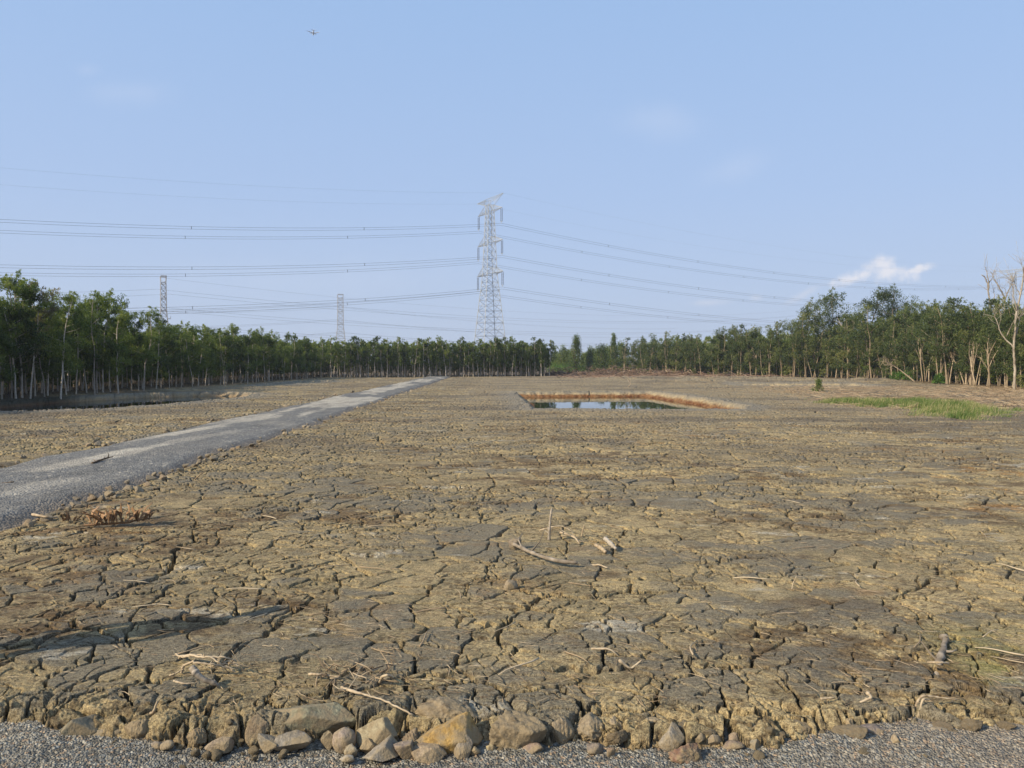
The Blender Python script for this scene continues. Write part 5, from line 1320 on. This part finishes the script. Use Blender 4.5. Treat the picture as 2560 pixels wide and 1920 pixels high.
# scattered small sticks, individually
r = np.random.default_rng(60)
sm = []
for i in range(6):
    mb = MB(); t = np.linspace(-.5, .5, 6); mb.tube(np.stack((t, .06 * np.sin(5 * t + i) * r.uniform(.3, 1), .03 + .03 * np.cos(3 * t)), 1), np.linspace(.022, .01, 6), 4, r.uniform(.55, 1)); sm.append(mb.mesh('twig', True, M_STICK))
for i in range(130):
    py = 1010 + 760 * r.random() ** 1.3; px = r.uniform(150, 2540); q = G(px, py)
    l, rr_ = road_edges(np.array([q[1]]))
    if q[0] < rr_[0] + 0.2 or q[1] < 4.9: continue
    if any(sd_poly(np.array([q[0]]), np.array([q[1]]), P[0])[0] > -0.3 for P in PONDS): continue
    s = r.uniform(0.10, 0.32) * (1 + q[1] * 0.02)
    side = 'left' if q[0] < -1 else ('right' if q[0] > 1.5 else 'middle'); near_ = 'near' if q[1] < 9 else 'farther'
    o = link('twig', sm[i % 6], None, None, (q[0], q[1], gz(q[0], q[1])), (0, r.uniform(-.1, .1), r.uniform(0, 6.28)), (s, s, s))
    tag(o, f'small dry twig scattered on the {near_} {side} part of the mud', 'twig', f'twigs on the {near_} {side} mud')

# dry straw litter over the mud: nobody could count it
def litter(name, label, n, sampler, Lr, rr_, mat, seed, tl=(0.3, 1.0), lift=0.25):
    r = np.random.default_rng(seed); x, y = sampler(r, n); z = gzs(x, y)
    a = r.uniform(0, 6.28, n); L = r.uniform(*Lr, n); tz = r.normal(0, lift, n)
    d_ = np.stack((np.cos(a), np.sin(a), np.abs(tz)), 1); d_ /= np.linalg.norm(d_, axis=1)[:, None]
    c = np.stack((x, y, z + 0.006), 1); p = np.stack((-np.sin(a), np.cos(a), 0 * a), 1); rad = r.uniform(*rr_, n)[:, None]
    up = np.array((0, 0, 1.0)); mid = c + d_ * L[:, None] * .5 + p * (r.normal(0, .08, n) * L)[:, None]; e = c + d_ * L[:, None]
    V = []
    for q, k in ((c, 1.0), (mid, 0.85), (e, 0.4)):
        V += [q + p * rad * k, q - p * rad * k, q + up * rad * 1.5 * k]
    V = np.stack(V, 1).reshape(-1, 3)
    b = (np.arange(n) * 9)[:, None, None]
    Q = np.array([[0, 1, 4, 3], [1, 2, 5, 4], [2, 0, 3, 5], [3, 4, 7, 6], [4, 5, 8, 7], [5, 3, 6, 8]])[None] + b
    me = mesh_np(name, V, Q.reshape(-1, 4), False, mat); set_float(me, 'tint', np.repeat(np.clip(r.uniform(*tl, n), 0, 1), 9))
    return tag(link(name, me), label, 'litter', kind='stuff')
def near_field(r, n):
    y = 4.5 * (26 / 4.5) ** (r.random(n * 3)); x = r.uniform(-0.75, 0.75, n * 3) * y
    l, e = road_edges(y); patch = fbm(x * 0.8, y * 1.0, 90, 4, .6)
    ok = (x > e + 0.1) & (patch + r.uniform(-.25, .12, n * 3) > 0.45); x, y = x[ok][:n], y[ok][:n]
    if len(x) < n: pad = n - len(x); x = np.concatenate((x, x[:pad])); y = np.concatenate((y, y[:pad]))
    return x, y + r.uniform(0, 0.02, len(y))
litter('straw_litter', 'thin straw and root fibres strewn over the cracked mud', 5200, near_field, (0.03, 0.13), (0.0010, 0.0024), M_STICK, 91, (0.15, 0.85), 0.12)
def right_field(r, n):
    y = r.uniform(33, 66, n); x = 9 + 0.16 * y + r.random(n) ** 0.8 * (0.66 * y - 9 - 0.16 * y + 2); return x, y
litter('brush_litter', 'pale sticks and dry brush strewn before the right trees', 2600, right_field, (0.25, 1.1), (0.006, 0.014), M_STICK, 92, (0.05, 0.8), 0.18)
def far_field(r, n): y = r.uniform(95, 132, n); return r.uniform(6, 34, n), y
litter('brush_litter', 'grey and reddish brush strewn below the far right wood', 800, far_field, (0.6, 2.4), (0.018, 0.04), M_BRUSH, 93, (0.0, 0.7), 0.2)

# brush piles
def brush_pile(px, py, w, h, n, label, seed):
    p = G(px, py); root = empty('brush_pile', (p[0], p[1], gz(p[0], p[1]))); r = np.random.default_rng(seed)
    lo, hi = MB(), MB()
    for i in range(n):
        c = np.array((r.normal(0, w * .25), r.normal(0, w * .14), abs(r.normal(0, h * .35)))); d_ = r.normal(size=3) * (1, 1, .45); d_ /= np.linalg.norm(d_); L = r.uniform(.5, 1.9)
        m = r.normal(0, .12, 3); P = np.array([c - d_ * L / 2, c + m, c + d_ * L / 2]); P[:, 2] = np.maximum(P[:, 2], 0.02)
        (lo if i % 4 else hi).tube(P, [.04, .03, .012], 4, r.uniform(0, .6) if i % 4 else r.uniform(.5, 1))
    link('dark_branches', lo.mesh('dark_branches', True, M_BRUSH), None, root); link('pale_branches', hi.mesh('pale_branches', True, M_BRUSH), None, root)
    return tag(root, label, 'brush pile')
for i, (px, py, w, h, n, lab) in enumerate([(1392, 938, 5.0, 1.2, 170, 'reddish-brown brush pile at the end of the far row'), (1455, 937, 6.0, 0.7, 150, 'low flat brush pile below the cone-shaped tree'),
        (1520, 937, 7.0, 1.6, 260, 'largest reddish brush pile of uprooted trunks'), (1590, 939, 6.0, 1.3, 200, 'greyish brush pile right of the largest one'),
        (1665, 937, 5.0, 1.0, 150, 'low reddish brush pile near the middle of the right wood'), (1725, 938, 6.0, 0.9, 150, 'last low brush pile toward the tall right trees'),
        (2165, 947, 2.6, 0.7, 90, 'small pale heap of branches under the right wood')]):
    brush_pile(px, py, w, h, n, lab, 110 + i)

# dead palm frond by the track
root = empty('dead_frond', tuple(G(290, 1306))); o0 = G(290, 1306); r = np.random.default_rng(21)
mb = MB(); mb.tube([rp(205, 1315, .03), rp(250, 1312, .05), rp(320, 1308, .06), rp(376, 1285, .06)], [.014, .016, .012, .006], 5, .35); link('stalk', mb.mesh('stalk', True, M_FROND), None, root)
for i in range(40):
    f = r.random(); a = rp(205 + 172 * f, 1314 - 22 * max(0, f - .6) - 4 * f, .05); L = r.uniform(.18, .34)
    up = np.array((r.uniform(-.5, .5), r.uniform(-.2, .5), r.uniform(.5, 1.0))); up /= np.linalg.norm(up); sd_ = np.cross(up, (0.2, 1, 0)); sd_ /= np.linalg.norm(sd_); w = r.uniform(.018, .032)
    nrm = np.cross(up, sd_) * .010; m = a + up * L * .55 + r.normal(0, .02, 3); e = a + up * L + (r.uniform(-.06, .1), -.03, -.07)
    V = [a, m - sd_ * w, e, m + sd_ * w]; V = np.array(V); V = np.vstack((V + nrm * .4, V - nrm * .4)); V[1] += nrm * 2; V[5] += nrm * 2
    mb = MB(); mb.add(V, [[0, 1, 2, 3], [7, 6, 5, 4], [0, 4, 5, 1], [1, 5, 6, 2], [2, 6, 7, 3], [3, 7, 4, 0]], r.uniform(.2, 1)); link('leaflet', mb.mesh('leaflet', False, M_FROND), None, root)
tag(root, 'orange-brown dead palm frond with curled leaflets beside the gravel track', 'frond')
stick('dead_stalk', [(75, 1290, .03), (105, 1296, .05), (140, 1298, .02)], 0.018, 'pale bare stalk left of the dead palm frond', 'stalk', 0.75, seed=70)
root = empty('dead_frond', tuple(G(165, 1306))); o0 = G(165, 1306)
for i in range(10):
    a = rp(r.uniform(150, 182), 1306, .01); up = np.array((r.uniform(-.6, .6), r.uniform(-.2, .3), r.uniform(.3, .8))); L = r.uniform(.12, .22); mb = MB(); sd_ = np.array((.8, .6, 0)) * .014
    V = np.array([a, a + up * L * .5 - sd_, a + up * L, a + up * L * .5 + sd_]); V = np.vstack((V + (0, -.003, 0), V + (0, .003, 0))); mb.add(V, [[0, 1, 2, 3], [7, 6, 5, 4], [0, 4, 5, 1], [1, 5, 6, 2], [2, 6, 7, 3], [3, 7, 4, 0]], r.uniform(.1, .7)); link('leaflet', mb.mesh('leaflet', False, M_FROND), None, root)
tag(root, 'small tuft of withered frond leaves left of the larger frond', 'frond')

# ------------------------------------------------------------------ grass patch at the right
r = np.random.default_rng(33)
GP = [G(*p)[:2] for p in ((2040, 1006), (2060, 999), (2240, 1004), (2330, 1003), (2440, 1008), (2530, 1024), (2548, 1040), (2500, 1052), (2400, 1048), (2275, 1038), (2255, 1024), (2150, 1018))]
gp = np.array(GP); n = 60000
x = r.uniform(gp[:, 0].min() - .5, gp[:, 0].max() + .5, n); y = r.uniform(gp[:, 1].min() - .5, gp[:, 1].max() + .5, n)
sd = sd_poly(x, y, GP) + 1.3 * (fbm(x * 1.1, y * 1.1, 95, 4) - .5) * 2
keep = (sd > 0) & (r.random(n) < sst(0.0, 0.9, sd) * 0.8 + 0.2) & (fbm(x * 1.6, y * 1.6, 96, 3) + r.uniform(-.2, .2, n) > .46)
x, y, sd = x[keep], y[keep], sd[keep]; n = len(x); z = gzs(x, y)
h = (0.11 + 0.21 * sst(0, 2.2, sd)) * r.uniform(.55, 1.2, n) * (0.7 + 0.6 * fbm(x, y, 97, 3)); a = r.uniform(0, 6.28, n); ln = r.normal(0, .22, (n, 2)) * h[:, None] + np.array((.06, .0))
w = 0.007; p = np.stack((np.cos(a), np.sin(a), 0 * a), 1) * w; o = np.stack((x, y, z - .01), 1)
m = o + np.stack((ln[:, 0] * .4, ln[:, 1] * .4, h * .6), 1); e = o + np.stack((ln[:, 0], ln[:, 1], h), 1)
V = np.stack((o - p, o + p, m + p * .8, m - p * .8, e + p * .15, e - p * .15), 1).reshape(-1, 3); b = (np.arange(n) * 6)[:, None, None]
Q = (np.array([[0, 1, 2, 3], [3, 2, 4, 5]])[None] + b).reshape(-1, 4)
me = mesh_np('grass', V, Q, False, M_GRASS); set_float(me, 'tint', np.repeat(np.clip(.50 + 1.0 * (fbm(x * .8, y * .8, 98, 3) - .5) + r.normal(0, .24, n), 0, 1), 6))
tag(link('grass', me), 'green grass patch on the mud at the right', 'grass', kind='stuff')
print('grass', n)

# ------------------------------------------------------------------ companion standing left of the camera (the shadow at lower left)
def person(x, y, rz):
    root = empty('person', (x, y, gz(x, y)), rz)
    J = {'pel': (0, 0, .92), 'bel': (0, .01, 1.05), 'che': (0, .0, 1.28), 'nk0': (0, -.01, 1.43), 'nk1': (0, 0, 1.49), 'hd0': (0, .015, 1.55), 'hd1': (0, .02, 1.63), 'hd2': (0, .015, 1.70)}
    R = {'pel': (.15, .11), 'bel': (.14, .10), 'che': (.165, .11), 'nk0': (.075, .07), 'nk1': (.055, .055), 'hd0': (.065, .075), 'hd1': (.075, .095), 'hd2': (.055, .07)}
    E = [('pel', 'bel'), ('bel', 'che'), ('che', 'nk0'), ('nk0', 'nk1'), ('nk1', 'hd0'), ('hd0', 'hd1'), ('hd1', 'hd2')]
    for s, q in ((-1, 'l'), (1, 'r')):
        for nm, p, rad in (('hip', (s * .10, 0, .86), (.095, .10)), ('kne', (s * .15, .015, .48), (.060, .062)), ('ank', (s * .18, -.01, .09), (.042, .045)), ('toe', (s * .20, .14, .035), (.045, .030)),
                           ('sho', (s * .18, -.005, 1.39), (.062, .06)), ('elb', (s * .27, -.03, 1.12), (.043, .043)), ('wri', (s * .29, .07, .89), (.028, .026)), ('pal', (s * .285, .10, .82), (.038, .018))):
            J[nm + q] = p; R[nm + q] = rad
        E += [('pel', 'hip' + q), ('hip' + q, 'kne' + q), ('kne' + q, 'ank' + q), ('ank' + q, 'toe' + q), ('che', 'sho' + q), ('sho' + q, 'elb' + q), ('elb' + q, 'wri' + q), ('wri' + q, 'pal' + q)]
        for f in range(5):
            o = (f - 1.8) * .016; L = (.05, .065, .07, .064, .052)[f]
            if f == 0: a, b_ = (s * .262, .135, .815), (s * .255, .15, .785)
            else: a, b_ = (s * .285, .10 + o, .775 - .0), (s * .275, .105 + o, .775 - L)
            J[f'fa{f}{q}'] = a; J[f'fb{f}{q}'] = b_; R[f'fa{f}{q}'] = R[f'fb{f}{q}'] = (.009, .009); E += [('pal' + q, f'fa{f}{q}'), (f'fa{f}{q}', f'fb{f}{q}')]
    names = list(J); me = bpy.data.meshes.new('body'); me.from_pydata([J[n_] for n_ in names], [(names.index(a), names.index(b_)) for a, b_ in E], [])
    o = bpy.data.objects.new('body', me); C.objects.link(o)
    sk = o.modifiers.new('skin', 'SKIN'); sk.use_smooth_shade = True; sub = o.modifiers.new('sub', 'SUBSURF'); sub.levels = sub.render_levels = 2
    for v, n_ in zip(me.skin_vertices[0].data, names): v.radius = R[n_]; v.use_root = n_ == 'pel'
    dg = bpy.context.evaluated_depsgraph_get(); m2 = bpy.data.meshes.new_from_object(o.evaluated_get(dg)); bpy.data.objects.remove(o)
    for mt in (mat_plain('skin', (0.42, 0.26, 0.18), .55), mat_plain('shirt_cloth', (0.22, 0.27, 0.34), .9), mat_plain('trouser_cloth', (0.06, 0.065, 0.08), .9), mat_plain('shoe_leather', (0.04, 0.03, 0.025), .6)): m2.materials.append(mt)
    for p in m2.polygons:
        c = p.center; side_ = abs(c.x)
        p.material_index = 3 if c.z < .10 else (2 if c.z < .96 and side_ < .235 else (1 if c.z < 1.445 and not (side_ > .22 and c.z < 1.16) else 0)); p.use_smooth = True
    m2.name = 'body'; link('body', m2, None, root)
    V, Fc = ICO[3]; P = V * np.where(V[:, 2:3] > -.2, 1, .80) * (.090, .112, .105) + (0, -.005, 1.665); P[:, 1] = np.minimum(P[:, 1], .075)
    link('hair', mesh_np('hair', P, Fc, True, mat_plain('hair', (.015, .012, .01), .5)), None, root)
    mb = MB()
    for s in (-1, 1): mb.box((s * .03, .113, 1.625), (.024, .008, .010))
    link('eyes', mb.mesh('eyes', False, mat_plain('eye', (.03, .025, .02), .3)), None, root)
    mb = MB(); mb.tube([(0, .10, 1.635), (0, .122, 1.60), (0, .10, 1.592)], [.008, .014, .008], 6); link('nose', mb.mesh('nose', True, m2.materials[0]), None, root)
    return tag(root, 'person in blue shirt and dark trousers whose shadow falls on the left mud', 'person')
person(-4.35, 4.95, -0.4)

# ------------------------------------------------------------------ humid air
import bmesh
bm = bmesh.new(); bmesh.ops.create_cube(bm, size=1.0)
me = bpy.data.meshes.new('haze'); bm.to_mesh(me); bm.free()
mh = bpy.data.materials.new('humid_air'); mh.use_nodes = True; nt = mh.node_tree; nt.nodes.clear()
out = nt.nodes.new('ShaderNodeOutputMaterial'); pv = nt.nodes.new('ShaderNodeVolumePrincipled')
pv.inputs['Color'].default_value = (0.80, 0.88, 1.0, 1); pv.inputs['Density'].default_value = HAZE; pv.inputs['Anisotropy'].default_value = 0.1
nt.links.new(pv.outputs[0], out.inputs['Volume'])
hz = link('haze', me, mh); hz.scale = (15000, 15000, 72); hz.location = (0, 0, 72 / 2 - 2.5)
tag(hz, 'thin humid haze over the whole field', kind='stuff')
